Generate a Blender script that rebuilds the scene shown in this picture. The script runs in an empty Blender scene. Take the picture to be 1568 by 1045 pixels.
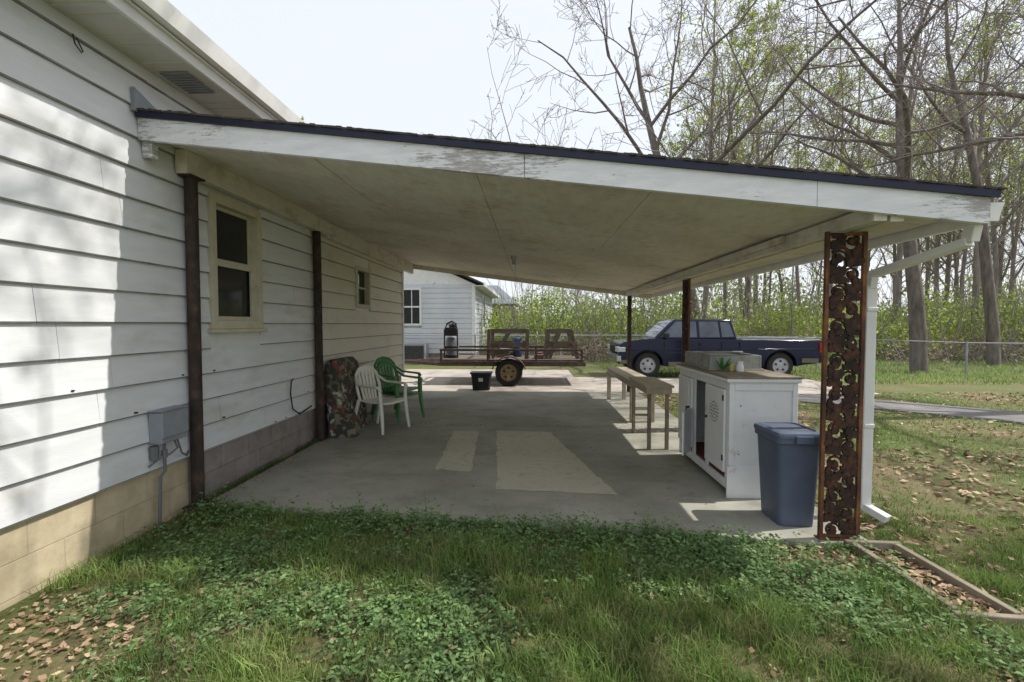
import bpy, math, random
import numpy as np
from mathutils import Vector, Matrix, noise
random.seed(7); rng=np.random.default_rng(7)
scene=bpy.context.scene
COL=scene.collection
R=math.radians

# ------------------------------------------------------------------ materials
def _base(name):
    m=bpy.data.materials.new(name); m.use_nodes=True
    nt=m.node_tree; b=nt.nodes['Principled BSDF']
    return m,nt,b
def c4(c): return (c[0],c[1],c[2],1)
def noise_node(nt,scale,stretch=(1,1,1),detail=6,rough=.6):
    tc=nt.nodes.new('ShaderNodeTexCoord'); mp=nt.nodes.new('ShaderNodeMapping')
    mp.inputs['Scale'].default_value=stretch
    n=nt.nodes.new('ShaderNodeTexNoise'); n.inputs['Scale'].default_value=scale
    n.inputs['Detail'].default_value=detail; n.inputs['Roughness'].default_value=rough
    nt.links.new(tc.outputs['Object'],mp.inputs[0]); nt.links.new(mp.outputs[0],n.inputs['Vector'])
    return n
def ramp(nt,src,stops):
    r=nt.nodes.new('ShaderNodeValToRGB'); e=r.color_ramp.elements
    while len(e)<len(stops): e.new(.5)
    for i,(p,c) in enumerate(stops):
        e[i].position=p; e[i].color=c4(c)
    nt.links.new(src,r.inputs[0]); return r
def mixc(nt,fac,a,b,mode='MIX'):
    m=nt.nodes.new('ShaderNodeMix'); m.data_type='RGBA'; m.blend_type=mode
    for s,v in ((0,fac),(6,a),(7,b)):
        if hasattr(v,'is_output') or hasattr(v,'links'): nt.links.new(v,m.inputs[s])
        else: m.inputs[s].default_value= v if s==0 else c4(v)
    return m.outputs[2]
def bump(nt,b,src,strength=.3,dist=.01):
    bp=nt.nodes.new('ShaderNodeBump'); bp.inputs['Strength'].default_value=strength
    bp.inputs['Distance'].default_value=dist
    nt.links.new(src,bp.inputs['Height']); nt.links.new(bp.outputs[0],b.inputs['Normal'])
def nmat(name,stops,scale=5,rough=.8,bmp=.2,bscale=60,stretch=(1,1,1),metal=0,dirt=None,dscale=1.2,dlo=.5,dhi=.7,dstretch=(1,1,1),bdist=.005,spec=.4,ywarm=None):
    m,nt,b=_base(name)
    n=noise_node(nt,scale,stretch)
    r=ramp(nt,n.outputs[0],stops); out=r.outputs[0]
    if ywarm:
        tc=nt.nodes.new('ShaderNodeTexCoord'); sp_=nt.nodes.new('ShaderNodeSeparateXYZ'); nt.links.new(tc.outputs['Object'],sp_.inputs[0])
        mr=nt.nodes.new('ShaderNodeMapRange'); mr.inputs[1].default_value=ywarm[0]; mr.inputs[2].default_value=ywarm[1]; mr.inputs[4].default_value=.85
        nt.links.new(sp_.outputs[1],mr.inputs[0]); out=mixc(nt,mr.outputs[0],out,ywarm[2])
    if dirt:
        n2=noise_node(nt,dscale,dstretch,8,.65)
        r2=ramp(nt,n2.outputs[0],[(dlo,(0,0,0)),(dhi,(1,1,1))])
        out=mixc(nt,r2.outputs[0],out,dirt)
    nt.links.new(out,b.inputs['Base Color'])
    b.inputs['Roughness'].default_value=rough; b.inputs['Metallic'].default_value=metal
    b.inputs['Specular IOR Level'].default_value=spec
    if bmp>0:
        n3=noise_node(nt,bscale,stretch,4); bump(nt,b,n3.outputs[0],bmp,bdist)
    return m
def plain(name,c,rough=.5,metal=0,var=.12,scale=8):
    a=tuple(x*(1-var) for x in c); d=tuple(min(1,x*(1+var)) for x in c)
    return nmat(name,[(.3,a),(.7,d)],scale=scale,rough=rough,metal=metal,bmp=.05)
def leafmat(name,trans=.35,rough=.6):
    m,nt,b=_base(name)
    at=nt.nodes.new('ShaderNodeAttribute'); at.attribute_name='Col'
    nt.links.new(at.outputs['Color'],b.inputs['Base Color']); b.inputs['Roughness'].default_value=rough
    b.inputs['Specular IOR Level'].default_value=.25
    if trans>0:
        t=nt.nodes.new('ShaderNodeBsdfTranslucent'); nt.links.new(at.outputs['Color'],t.inputs[0])
        mx=nt.nodes.new('ShaderNodeMixShader'); mx.inputs[0].default_value=trans
        nt.links.new(b.outputs[0],mx.inputs[1]); nt.links.new(t.outputs[0],mx.inputs[2])
        nt.links.new(mx.outputs[0],nt.nodes['Material Output'].inputs[0])
    return m
def glassmat(name,c=(.012,.014,.016),rough=.06):
    m,nt,b=_base(name)
    n=noise_node(nt,2.5); r=ramp(nt,n.outputs[0],[(.3,c),(.8,tuple(x*2.2 for x in c))])
    nt.links.new(r.outputs[0],b.inputs['Base Color']); b.inputs['Roughness'].default_value=rough
    return m

M_siding=nmat('siding_paint',[(.3,(.64,.65,.67)),(.7,(.74,.75,.765))],scale=2.5,rough=.55,bmp=.25,bscale=40,stretch=(6,1,6),dirt=(.47,.44,.36),dscale=2.2,dlo=.54,dhi=.85,dstretch=(1,.6,1.6),ywarm=(5.4,6.3,(.66,.62,.49)))
M_lapshade=nmat('siding_lap_shade',[(.3,(.15,.15,.15)),(.7,(.34,.34,.33))],scale=5,rough=.8,bmp=0)  # dark grey that paints in the shadow line below each lap
M_siding2=nmat('siding_paint_neighbour',[(.3,(.52,.54,.58)),(.7,(.6,.62,.65))],scale=2,rough=.6,bmp=.1)
M_white=nmat('white_paint',[(.3,(.68,.68,.67)),(.7,(.78,.78,.76))],scale=6,rough=.5,bmp=.15,bscale=50,dirt=(.42,.38,.3),dscale=3,dlo=.6,dhi=.85)
M_cream=nmat('cream_paint',[(.3,(.5,.46,.34)),(.7,(.62,.57,.44))],scale=7,rough=.6,bmp=.15,dirt=(.3,.24,.16),dscale=5,dlo=.6,dhi=.8)
M_trim=nmat('header_trim_paint',[(.3,(.56,.53,.45)),(.7,(.66,.63,.55))],scale=5,rough=.65,bmp=.2,stretch=(4,1,4),dirt=(.33,.27,.19),dscale=3,dlo=.52,dhi=.75)
def peel():
    m,nt,b=_base('peeling_white_paint')
    n=noise_node(nt,9,(1.0,1,7),12,.8)
    n0=noise_node(nt,1.1,(1,1,1),3)
    ad=nt.nodes.new('ShaderNodeMath'); ad.operation='ADD'
    nt.links.new(n.outputs[0],ad.inputs[0]); nt.links.new(n0.outputs[0],ad.inputs[1])
    hs=nt.nodes.new('ShaderNodeMath'); hs.operation='MULTIPLY'; hs.inputs[1].default_value=.5
    nt.links.new(ad.outputs[0],hs.inputs[0])
    mk=ramp(nt,hs.outputs[0],[(.528,(0,0,0)),(.545,(1,1,1))])
    w=noise_node(nt,10,(1,1,10)); wr=ramp(nt,w.outputs[0],[(.3,(.28,.26,.25)),(.7,(.48,.46,.45))])
    p=noise_node(nt,5,(1,1,5)); pr=ramp(nt,p.outputs[0],[(.3,(.64,.65,.68)),(.7,(.78,.79,.81))])
    nt.links.new(mixc(nt,mk.outputs[0],pr.outputs[0],wr.outputs[0]),b.inputs['Base Color'])
    b.inputs['Roughness'].default_value=.7
    bump(nt,b,n.outputs[0],.6,.004)
    return m
M_peel=peel()
def ceilmat():
    m,nt,b=_base('ceiling_plywood_paint')
    n=noise_node(nt,.9,(1,1,1),6,.6); r=ramp(nt,n.outputs[0],[(.3,(.53,.48,.38)),(.5,(.66,.62,.53)),(.75,(.73,.7,.62))])
    n2=noise_node(nt,14,(1,.35,1),8,.7); r2=ramp(nt,n2.outputs[0],[(.35,(.8,.78,.75)),(.6,(1,1,1))])
    o=mixc(nt,.7,r.outputs[0],r2.outputs[0],'MULTIPLY')
    n3=noise_node(nt,2.3,(1,1,1),10,.8); r3=ramp(nt,n3.outputs[0],[(.52,(0,0,0)),(.66,(.65,.65,.65))])
    o=mixc(nt,r3.outputs[0],o,(.36,.3,.2))
    nt.links.new(o,b.inputs['Base Color']); b.inputs['Roughness'].default_value=.75
    bump(nt,b,n2.outputs[0],.15,.004); return m
M_ceil=ceilmat()
M_dark=plain('dark_gap',(.03,.028,.025),.9)
M_drip=plain('drip_edge_metal',(.02,.022,.045),.5,.3)
M_shingle=nmat('asphalt_shingle',[(.3,(.04,.035,.03)),(.7,(.11,.09,.07))],scale=40,rough=.95,bmp=.6,bscale=120)
M_rustdark=nmat('rusty_steel',[(.3,(.022,.016,.013)),(.55,(.055,.038,.03)),(.75,(.13,.08,.055))],scale=14,rough=.85,bmp=.5,bscale=80,stretch=(1,1,.5))
M_rust=nmat('rusted_wrought_iron',[(.3,(.018,.013,.011)),(.52,(.045,.024,.017)),(.66,(.1,.04,.022)),(.82,(.22,.09,.04))],scale=15,rough=.85,bmp=.6,bscale=90)
M_rustbar=nmat('rusted_bar',[(.3,(.04,.022,.017)),(.5,(.12,.05,.027)),(.75,(.36,.15,.06))],scale=9,rough=.85,bmp=.6,bscale=90,stretch=(1,1,.4))
def blockmat(name,ca,cb,mort):
    m,nt,b=_base(name)
    tc=nt.nodes.new('ShaderNodeTexCoord'); s=nt.nodes.new('ShaderNodeSeparateXYZ'); c=nt.nodes.new('ShaderNodeCombineXYZ')
    nt.links.new(tc.outputs['Object'],s.inputs[0]); nt.links.new(s.outputs[1],c.inputs[0]); nt.links.new(s.outputs[2],c.inputs[1])
    k=nt.nodes.new('ShaderNodeTexBrick'); nt.links.new(c.outputs[0],k.inputs['Vector'])
    k.inputs['Scale'].default_value=1; k.inputs['Brick Width'].default_value=.4; k.inputs['Row Height'].default_value=.2
    k.inputs['Mortar Size'].default_value=.005; k.inputs['Mortar Smooth'].default_value=.6
    k.inputs['Color1'].default_value=c4(ca); k.inputs['Color2'].default_value=c4(cb); k.inputs['Mortar'].default_value=c4(mort)
    n=noise_node(nt,5,(1,1,1),8,.7); r=ramp(nt,n.outputs[0],[(.3,(.6,.58,.55)),(.65,(1,1,1))])
    nt.links.new(mixc(nt,.9,k.outputs[0],r.outputs[0],'MULTIPLY'),b.inputs['Base Color'])
    b.inputs['Roughness'].default_value=.9
    iv=nt.nodes.new('ShaderNodeMath'); iv.operation='SUBTRACT'; iv.inputs[0].default_value=1; nt.links.new(k.outputs['Fac'],iv.inputs[1])
    bump(nt,b,iv.outputs[0],.4,.005); return m
M_block=blockmat('painted_block_grey',(.3,.26,.245),(.35,.3,.28),(.21,.18,.17))
M_blockt=blockmat('painted_block_tan',(.54,.46,.31),(.58,.49,.33),(.47,.4,.27))
def concmat(name,cols,stain=(.1,.1,.075),alpha=False,stlo=.5):
    m,nt,b=_base(name)
    n=noise_node(nt,.8,(1,1,1),8,.6); r=ramp(nt,n.outputs[0],[(.3,cols[0]),(.5,cols[1]),(.72,cols[2])])
    n2=noise_node(nt,30,(1,1,1),8,.8); r2=ramp(nt,n2.outputs[0],[(.3,(.76,.76,.76)),(.65,(1.,1.,1.))])
    o=mixc(nt,.8,r.outputs[0],r2.outputs[0],'MULTIPLY')
    n3=noise_node(nt,1.7,(1,1.5,1),10,.75); r3=ramp(nt,n3.outputs[0],[(stlo,(0,0,0)),(stlo+.2,(.75,.75,.75))])
    o=mixc(nt,r3.outputs[0],o,stain)
    n4=noise_node(nt,9,(1,1,1),4,.5); r4=ramp(nt,n4.outputs[0],[(.64,(0,0,0)),(.74,(.5,.5,.5))])
    o=mixc(nt,r4.outputs[0],o,(.12,.11,.09))
    nt.links.new(o,b.inputs['Base Color']); b.inputs['Roughness'].default_value=.85
    bump(nt,b,n2.outputs[0],.35,.004)
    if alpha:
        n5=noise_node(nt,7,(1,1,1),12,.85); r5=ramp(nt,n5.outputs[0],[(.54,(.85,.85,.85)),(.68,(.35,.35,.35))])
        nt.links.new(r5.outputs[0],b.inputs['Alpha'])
    return m
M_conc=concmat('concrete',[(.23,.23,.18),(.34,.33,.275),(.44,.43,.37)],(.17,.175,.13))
M_concl=concmat('concrete_pale',[(.56,.52,.38),(.62,.58,.45),(.66,.63,.5)],(.44,.41,.3),True,.6)
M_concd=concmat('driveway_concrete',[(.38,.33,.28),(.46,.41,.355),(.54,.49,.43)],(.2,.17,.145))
M_path=concmat('path_concrete',[(.13,.12,.115),(.18,.17,.165),(.24,.225,.215)],(.08,.075,.07))
M_glass=glassmat('dark_window_glass')
M_grey=plain('grey_painted_metal',(.28,.3,.34),.5,.2)
M_cond=plain('dark_conduit_metal',(.16,.165,.18),.6,.2)
M_alu=plain('galvanised_metal',(.36,.37,.39),.5,.6)
M_plasticw=plain('white_plastic',(.72,.71,.62),.4,0,.06)
M_plasticg=plain('green_plastic',(.075,.21,.07),.4,0,.15)
M_bin=nmat('blue_grey_plastic',[(.3,(.075,.095,.15)),(.7,(.1,.125,.185))],scale=5,rough=.5,bmp=.1,dirt=(.18,.175,.17),dscale=4,dlo=.6,dhi=.8)
M_black=plain('black_plastic',(.018,.018,.02),.5)
M_tyre=plain('tyre_rubber',(.02,.02,.02),.85)
M_enamel=nmat('white_enamel',[(.3,(.68,.69,.71)),(.7,(.78,.79,.81))],scale=4,rough=.4,bmp=.05,dirt=(.4,.31,.21),dscale=6,dlo=.6,dhi=.8)
M_wood=nmat('weathered_wood',[(.3,(.15,.12,.09)),(.7,(.33,.28,.21))],scale=6,rough=.85,bmp=.4,bscale=30,stretch=(1,.15,1))
M_woodl=nmat('light_weathered_wood',[(.3,(.36,.31,.23)),(.7,(.52,.46,.36))],scale=6,rough=.85,bmp=.4,bscale=30,stretch=(1,.15,1))
M_woodx=nmat('weathered_wood_x',[(.3,(.08,.06,.05)),(.7,(.22,.17,.14))],scale=6,rough=.85,bmp=.4,bscale=30,stretch=(.15,1,1))
M_trail=nmat('trailer_brown_steel',[(.3,(.05,.034,.028)),(.7,(.13,.09,.07))],scale=8,rough=.75,bmp=.3)
M_navy=nmat('navy_car_paint',[(.3,(.004,.006,.026)),(.7,(.007,.01,.036))],scale=2,rough=.1,bmp=0,spec=.3)
M_tan=plain('tan_car_paint',(.14,.115,.09),.35)
M_chrome=plain('chrome',(.5,.5,.5),.25,.9)
M_red=plain('red_lens',(.4,.02,.015),.3)
M_lens=plain('clear_lens',(.5,.51,.53),.15)
M_rim=nmat('dusty_wheel_rim',[(.3,(.16,.11,.06)),(.7,(.36,.27,.16))],scale=15,rough=.6,metal=.2)
M_bark=nmat('bark',[(.3,(.085,.07,.06)),(.7,(.22,.19,.165))],scale=9,rough=.95,bmp=.7,bscale=20,stretch=(1,1,.25),bdist=.03)
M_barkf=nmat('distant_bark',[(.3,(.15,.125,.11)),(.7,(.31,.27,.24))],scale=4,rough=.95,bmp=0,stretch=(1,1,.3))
M_barkp=nmat('twig_bark',[(.3,(.16,.13,.125)),(.7,(.29,.25,.245))],scale=3,rough=.95,bmp=0)
M_leaf=leafmat('leaf',.45); M_grass=leafmat('grass_blade',.4); M_dead=leafmat('dead_leaf',0,.8)
def groundmat():
    m,nt,b=_base('lawn_soil')
    n=noise_node(nt,.7,(1,1,1),10,.7); r=ramp(nt,n.outputs[0],[(.32,(.24,.185,.12)),(.44,(.19,.17,.085)),(.56,(.12,.16,.045)),(.72,(.15,.21,.055))])
    n2=noise_node(nt,35,(1,1,1),8,.8); r2=ramp(nt,n2.outputs[0],[(.3,(.45,.42,.38)),(.65,(1.25,1.2,1.1))])
    o=mixc(nt,1,r.outputs[0],r2.outputs[0],'MULTIPLY')
    nt.links.new(o,b.inputs['Base Color']); b.inputs['Roughness'].default_value=.95
    bump(nt,b,n2.outputs[0],.8,.03); return m
M_ground=groundmat()
def fabric():
    m,nt,b=_base('floral_fabric')
    tc=nt.nodes.new('ShaderNodeTexCoord'); v=nt.nodes.new('ShaderNodeTexVoronoi'); v.inputs['Scale'].default_value=20
    n0=noise_node(nt,9); vm=nt.nodes.new('ShaderNodeMix'); vm.data_type='VECTOR'; vm.inputs[0].default_value=.15
    nt.links.new(tc.outputs['Object'],vm.inputs[4]); nt.links.new(n0.outputs['Color'],vm.inputs[5])
    nt.links.new(vm.outputs[1],v.inputs['Vector'])
    s=nt.nodes.new('ShaderNodeSeparateColor'); nt.links.new(v.outputs['Color'],s.inputs[0])
    r=ramp(nt,s.outputs[0],[(0,(.06,.055,.035)),(.3,(.13,.12,.075)),(.5,(.22,.19,.13)),(.7,(.05,.055,.06)),(.88,(.2,.06,.05)),(.94,(.42,.4,.36))])
    r.color_ramp.interpolation='CONSTANT'
    nt.links.new(r.outputs[0],b.inputs['Base Color']); b.inputs['Roughness'].default_value=.95
    n=noise_node(nt,200); bump(nt,b,n.outputs[0],.3); return m
M_fabric=fabric()
M_soff=nmat('soffit_paint',[(.3,(.54,.54,.51)),(.7,(.64,.64,.6))],scale=4,rough=.6,bmp=.1)
M_yellow=plain('yellow_plastic',(.45,.38,.08),.5); M_greenp=plain('green_box',(.06,.22,.06),.5)
M_redbrown=plain('red_brown_board',(.12,.03,.025),.7)

# ------------------------------------------------------------------ mesh building
class M:
    def __init__(s): s.v=[]; s.f=[]; s.mi=[]
    def add(s,vs,fs,mi=0):
        o=len(s.v); s.v+= [tuple(p) for p in vs]; s.f+=[tuple(i+o for i in f) for f in fs]; s.mi+=[mi]*len(fs); return s
    def hexa(s,p,mi=0):
        return s.add(p,[(3,2,1,0),(4,5,6,7),(0,1,5,4),(1,2,6,5),(2,3,7,6),(3,0,4,7)],mi)
    def box(s,x0,x1,y0,y1,z0,z1,mi=0):
        return s.hexa([(x0,y0,z0),(x1,y0,z0),(x1,y1,z0),(x0,y1,z0),(x0,y0,z1),(x1,y0,z1),(x1,y1,z1),(x0,y1,z1)],mi)
    def beam(s,a,b,w,h,mi=0,up=(0,0,1)):
        a=Vector(a);b=Vector(b);d=(b-a).normalized();u=Vector(up)
        if abs(d.dot(u))>.98:u=Vector((1,0,0))
        r=d.cross(u).normalized()*w/2; t=r.cross(d).normalized()*h/2
        return s.hexa([a-r-t,a+r-t,b+r-t,b-r-t,a-r+t,a+r+t,b+r+t,b-r+t],mi)
    def tube(s,pts,r,k=8,mi=0,caps=True,flat=1.0):
        pts=[Vector(p) for p in pts]; n=len(pts)
        rs=r if isinstance(r,(list,tuple)) else [r]*n
        vs=[];fs=[]; prev=None
        for i,p in enumerate(pts):
            d=(pts[min(i+1,n-1)]-pts[max(i-1,0)]).normalized()
            if prev is None:
                a=Vector((0,0,1)) if abs(d.z)<.9 else Vector((1,0,0))
                u=d.cross(a).normalized()
            else:
                u=(prev-d*prev.dot(d)).normalized()
            prev=u; w=d.cross(u)
            for j in range(k):
                t=2*math.pi*j/k; vs.append(p+u*math.cos(t)*rs[i]+w*math.sin(t)*rs[i]*flat)
        for i in range(n-1):
            for j in range(k):
                fs.append((i*k+j,i*k+(j+1)%k,(i+1)*k+(j+1)%k,(i+1)*k+j))
        if caps: fs.append(tuple(range(k-1,-1,-1))); fs.append(tuple((n-1)*k+j for j in range(k)))
        return s.add(vs,fs,mi)
    def cyl(s,a,b,r,k=16,mi=0,r1=None): return s.tube([a,b],[r,r if r1 is None else r1],k,mi)
    def prism(s,poly,f,a,b,mi=0):
        n=len(poly); vs=[f(u,v,a) for u,v in poly]+[f(u,v,b) for u,v in poly]
        fs=[tuple(range(n-1,-1,-1)),tuple(range(n,2*n))]+[(i,(i+1)%n,n+(i+1)%n,n+i) for i in range(n)]
        return s.add(vs,fs,mi)
    def obj(s,name,mats,parent=None,bevel=0,smooth=False,fixn=True):
        me=bpy.data.meshes.new(name); me.from_pydata(s.v,[],s.f)
        if not isinstance(mats,(list,tuple)): mats=[mats]
        for m in mats: me.materials.append(m)
        me.polygons.foreach_set('material_index',s.mi)
        if fixn:
            import bmesh
            bm=bmesh.new(); bm.from_mesh(me); bmesh.ops.recalc_face_normals(bm,faces=bm.faces); bm.to_mesh(me); bm.free()
        if smooth:
            me.polygons.foreach_set('use_smooth',[True]*len(me.polygons))
            try: me.set_sharp_from_angle(angle=R(38))
            except Exception: pass
        me.update(); ob=bpy.data.objects.new(name,me); COL.objects.link(ob)
        if parent: ob.parent=parent
        if bevel>0:
            bv=ob.modifiers.new('bevel','BEVEL'); bv.width=bevel; bv.segments=2; bv.limit_method='ANGLE'; bv.angle_limit=R(40)
        return ob
def empty(name,loc=(0,0,0)):
    e=bpy.data.objects.new(name,None); COL.objects.link(e); e.location=loc; e.empty_display_size=.2; return e
def recentre(e):
    mn=Vector((1e9,)*3); mx=-mn
    for c in e.children:
        for k in c.bound_box:
            p=Vector(k)
            for i in range(3): mn[i]=min(mn[i],p[i]); mx[i]=max(mx[i],p[i])
    ctr=Vector(((mn.x+mx.x)/2,(mn.y+mx.y)/2,mn.z))
    e.location=ctr
    for c in e.children: c.location=-ctr
def np_mesh(name,V,F,mats,col=None,mi=None,parent=None,smooth=False):
    V=np.asarray(V,dtype=np.float32).reshape(-1,3); F=np.asarray(F,dtype=np.int32); k=F.shape[1]; n=len(F)
    me=bpy.data.meshes.new(name); me.vertices.add(len(V)); me.vertices.foreach_set('co',V.ravel())
    me.loops.add(n*k); me.loops.foreach_set('vertex_index',F.ravel())
    me.polygons.add(n); me.polygons.foreach_set('loop_start',np.arange(0,n*k,k,dtype=np.int32))
    try: me.polygons.foreach_set('loop_total',np.full(n,k,dtype=np.int32))
    except Exception: pass
    if not isinstance(mats,(list,tuple)): mats=[mats]
    for m in mats: me.materials.append(m)
    if mi is not None: me.polygons.foreach_set('material_index',mi.astype(np.int32))
    if smooth: me.polygons.foreach_set('use_smooth',np.ones(n,dtype=bool))
    if col is not None:
        a=me.color_attributes.new('Col','FLOAT_COLOR','POINT')
        c=np.ones((len(V),4),dtype=np.float32); c[:,:3]=col; a.data.foreach_set('color',c.ravel())
    me.update(); me.validate()
    ob=bpy.data.objects.new(name,me); COL.objects.link(ob)
    if parent: ob.parent=parent
    return ob

# ------------------------------------------------------------------ geometry constants
XW=-2.83
def zf(x): return 2.82-.13*(x+2.83)
def yf(x): return 3.007-.0576*x
def ys(x): return 3.36-.09*x
YB=10.45

# ---- ground
g=M()
N=60
xs=[-80+160*i/N for i in range(N+1)]; yy=[-40+190*i/N for i in range(N+1)]
vs=[(x,y,-.035) for y in yy for x in xs]
fs=[(j*(N+1)+i,j*(N+1)+i+1,(j+1)*(N+1)+i+1,(j+1)*(N+1)+i) for j in range(N) for i in range(N)]
g.add(vs,fs); g.obj('ground',M_ground,fixn=False)

# ---- slabs
s=M()
def slab(m,x0,x1,y0a,y0b,y1,z1=0.,mi=0):
    m.hexa([(x0,y0a,-.12),(x1,y0b,-.12),(x1,y1,-.12),(x0,y1,-.12),(x0,y0a,z1),(x1,y0b,z1),(x1,y1,z1),(x0,y1,z1)],mi)
ex=[-2.74+5.08*i/60 for i in range(61)]
top=[(x,ys(x)+random.uniform(-.012,.02)) for x in ex]+[(2.34,6.64),(-2.74,6.64)]
s.prism(top,lambda a,b,c:(a,b,c),-.12,0)
slab(s,-2.74,2.34,6.675,6.675,10.15,-.006)
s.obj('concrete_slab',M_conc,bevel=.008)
d=M(); slab(d,-4.2,7.6,10.18,10.18,13.1,-.012); slab(d,-4.2,1.2,13.12,13.12,15.2,-.014)
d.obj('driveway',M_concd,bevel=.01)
p=M(); p.hexa([(4.9,9.5,-.1),(14.8,1.3,-.1),(16,2.4,-.1),(6.0,10.12,-.1),(4.9,9.5,-.01),(14.8,1.3,-.01),(16,2.4,-.01),(6.0,10.12,-.01)])
p.obj('concrete_path',M_path)
w=M()
def roughpoly(poly,j=.012,step=.08):
    out=[]
    for (a,b) in zip(poly,poly[1:]+poly[:1]):
        L=math.hypot(b[0]-a[0],b[1]-a[1]); n=max(1,int(L/step))
        for k in range(n):
            t=k/n; out.append((a[0]+(b[0]-a[0])*t+random.uniform(-j,j),a[1]+(b[1]-a[1])*t+random.uniform(-j,j),.004))
    return out
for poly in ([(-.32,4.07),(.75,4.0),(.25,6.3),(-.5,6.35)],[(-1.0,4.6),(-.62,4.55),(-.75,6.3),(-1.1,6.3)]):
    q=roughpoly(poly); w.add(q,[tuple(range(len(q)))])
w.obj('pale_concrete_patch',M_concl,fixn=False)  # two paler, rough-edged polygons laid just above the slab

# ------------------------------------------------------------------ house (left)
H=empty('white_house')
def lap(m,f,u0,u1,z0,z1,h,holes=(),seed=1,L=3.66,th=.024,edge=None):
    rd=random.Random(seed); z=z0
    while z<z1-.02:
        hh=min(h,z1-z); cuts=[u0]; u=u0+rd.uniform(.6,L)
        while u<u1-.3: cuts.append(u); u+=L
        cuts.append(u1)
        for a,b in zip(cuts[:-1],cuts[1:]):
            segs=[(a+.0015,b-.0015)]
            for (ha,hb,hz0,hz1) in holes:
                if z+hh>hz0+.02 and z<hz1-.02:
                    ns=[]
                    for (p,q) in segs:
                        if q<=ha or p>=hb: ns.append((p,q))
                        else:
                            if p<ha: ns.append((p,ha))
                            if q>hb: ns.append((hb,q))
                    segs=ns
            for (p,q) in segs:
                j=rd.uniform(-.002,.002)
                m.prism([(0,z),(th+j,z+j),(.003,z+hh),(0,z+hh)],lambda o,zz,uu:f(uu,zz,o),p,q)
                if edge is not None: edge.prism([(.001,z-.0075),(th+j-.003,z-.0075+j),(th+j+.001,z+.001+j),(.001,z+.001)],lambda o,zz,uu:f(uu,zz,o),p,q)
        z+=hh
W1=(3.86,4.61,1.46,2.65); W2=(7.15,7.8,1.77,2.44)
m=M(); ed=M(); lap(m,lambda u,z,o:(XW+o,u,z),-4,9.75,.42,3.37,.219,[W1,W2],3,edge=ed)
m.obj('siding',M_siding,H); ed.obj('siding_shade_strips',M_lapshade,H)  # second object: thin dark strips standing in for shade under the boards
m=M()
m.box(-9,XW-.002,-4,W1[0],.4,3.4); m.box(-9,XW-.002,W1[1],W2[0],.4,3.4); m.box(-9,XW-.002,W2[1],9.74,.4,3.4)
for W in (W1,W2):
    m.box(-9,XW-.002,W[0],W[1],.4,W[2]); m.box(-9,XW-.002,W[0],W[1],W[3],3.4); m.box(-9,XW-.12,W[0],W[1],W[2],W[3])
m.obj('wall_core',M_white,H)
m=M(); m.box(XW-.2,XW-.01,-4,3.6,-.3,.415); m.obj('foundation_front',M_blockt,H)
m=M(); m.box(XW-.2,XW-.012,3.602,9.75,-.3,.415); m.obj('foundation_rear',M_block,H)
m=M(); m.box(XW-.02,XW+.035,9.752,9.84,.38,3.37); m.obj('corner_board',M_white,H,bevel=.003)
m=M()
def frame(m,W,w,t,mi=0):
    y0,y1,z0,z1=W
    m.box(XW-.1,XW+t,y0,y0+w,z0,z1,mi); m.box(XW-.1,XW+t,y1-w,y1,z0,z1,mi)
    m.box(XW-.1,XW+t,y0+w,y1-w,z1-w,z1,mi); m.box(XW-.1,XW+t,y0+w,y1-w,z0,z0+w,mi)
frame(m,W1,.075,.045); frame(m,W2,.06,.04)
m.box(XW,XW+.07,W1[0]-.03,W1[1]+.03,W1[2]-.035,W1[2]-.001)
m.obj('window_frames',M_cream,H,bevel=.004)
m=M(); y0,y1=W1[0]+.075,W1[1]-.075
for (z0,z1,x) in ((1.535,2.06,-.03),(2.06,2.575,-.055)):
    m.box(XW+x,XW+x+.025,y0,y0+.035,z0,z1); m.box(XW+x,XW+x+.025,y1-.035,y1,z0,z1)
    m.box(XW+x,XW+x+.025,y0+.035,y1-.035,z0,z0+.04); m.box(XW+x,XW+x+.025,y0+.035,y1-.035,z1-.03,z1)
m.box(XW-.05,XW-.02,7.21,7.74,2.09,2.12)
m.obj('window_sashes',M_cream,H,bevel=.003)
m=M(); m.box(XW-.07,XW-.045,y0,y1,1.535,2.575); m.box(XW-.07,XW-.055,7.21,7.74,1.83,2.38); m.obj('window_glass',M_glass,H)
# eave
m=M(); m.box(XW-.3,-2.452,-4,10.2,3.371,3.39)
yv=-4
while yv<10.1:
    m.box(XW+.022,-2.452,yv,yv+.012,3.362,3.371); m.box(XW+.022,-2.452,yv+.1,yv+.106,3.366,3.371); yv+=.3
m.obj('soffit',M_soff,H)
m=M()
for k in range(9):
    m.box(-2.76,-2.55,3.32+k*.035,3.335+k*.035,3.352,3.362)
m.obj('soffit_vent',M_grey,H)
m=M(); m.box(-2.45,-2.425,-4,10.2,3.35,3.53); m.box(-2.4245,-2.40,-4,10.2,3.42,3.43)
m.prism([(-2.424,3.44),(-2.34,3.44),(-2.31,3.55),(-2.325,3.55),(-2.35,3.455),(-2.424,3.455)],lambda a,b,c:(a,c,b),-4,10.2)
m.obj('eave_fascia_gutter',M_white,H)
m=M()
m.hexa([(-2.36,-4.2,3.535),(-2.36,10.3,3.535),(-7,10.3,5.6),(-7,-4.2,5.6),(-2.36,-4.2,3.57),(-2.36,10.3,3.57),(-7,10.3,5.66),(-7,-4.2,5.66)])
m.hexa([(-11.6,-4.2,3.535),(-11.6,10.3,3.535),(-7.001,10.3,5.6),(-7.001,-4.2,5.6),(-11.6,-4.2,3.57),(-11.6,10.3,3.57),(-7.001,10.3,5.66),(-7.001,-4.2,5.66)])
m.obj('roof',M_shingle,H)
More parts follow.
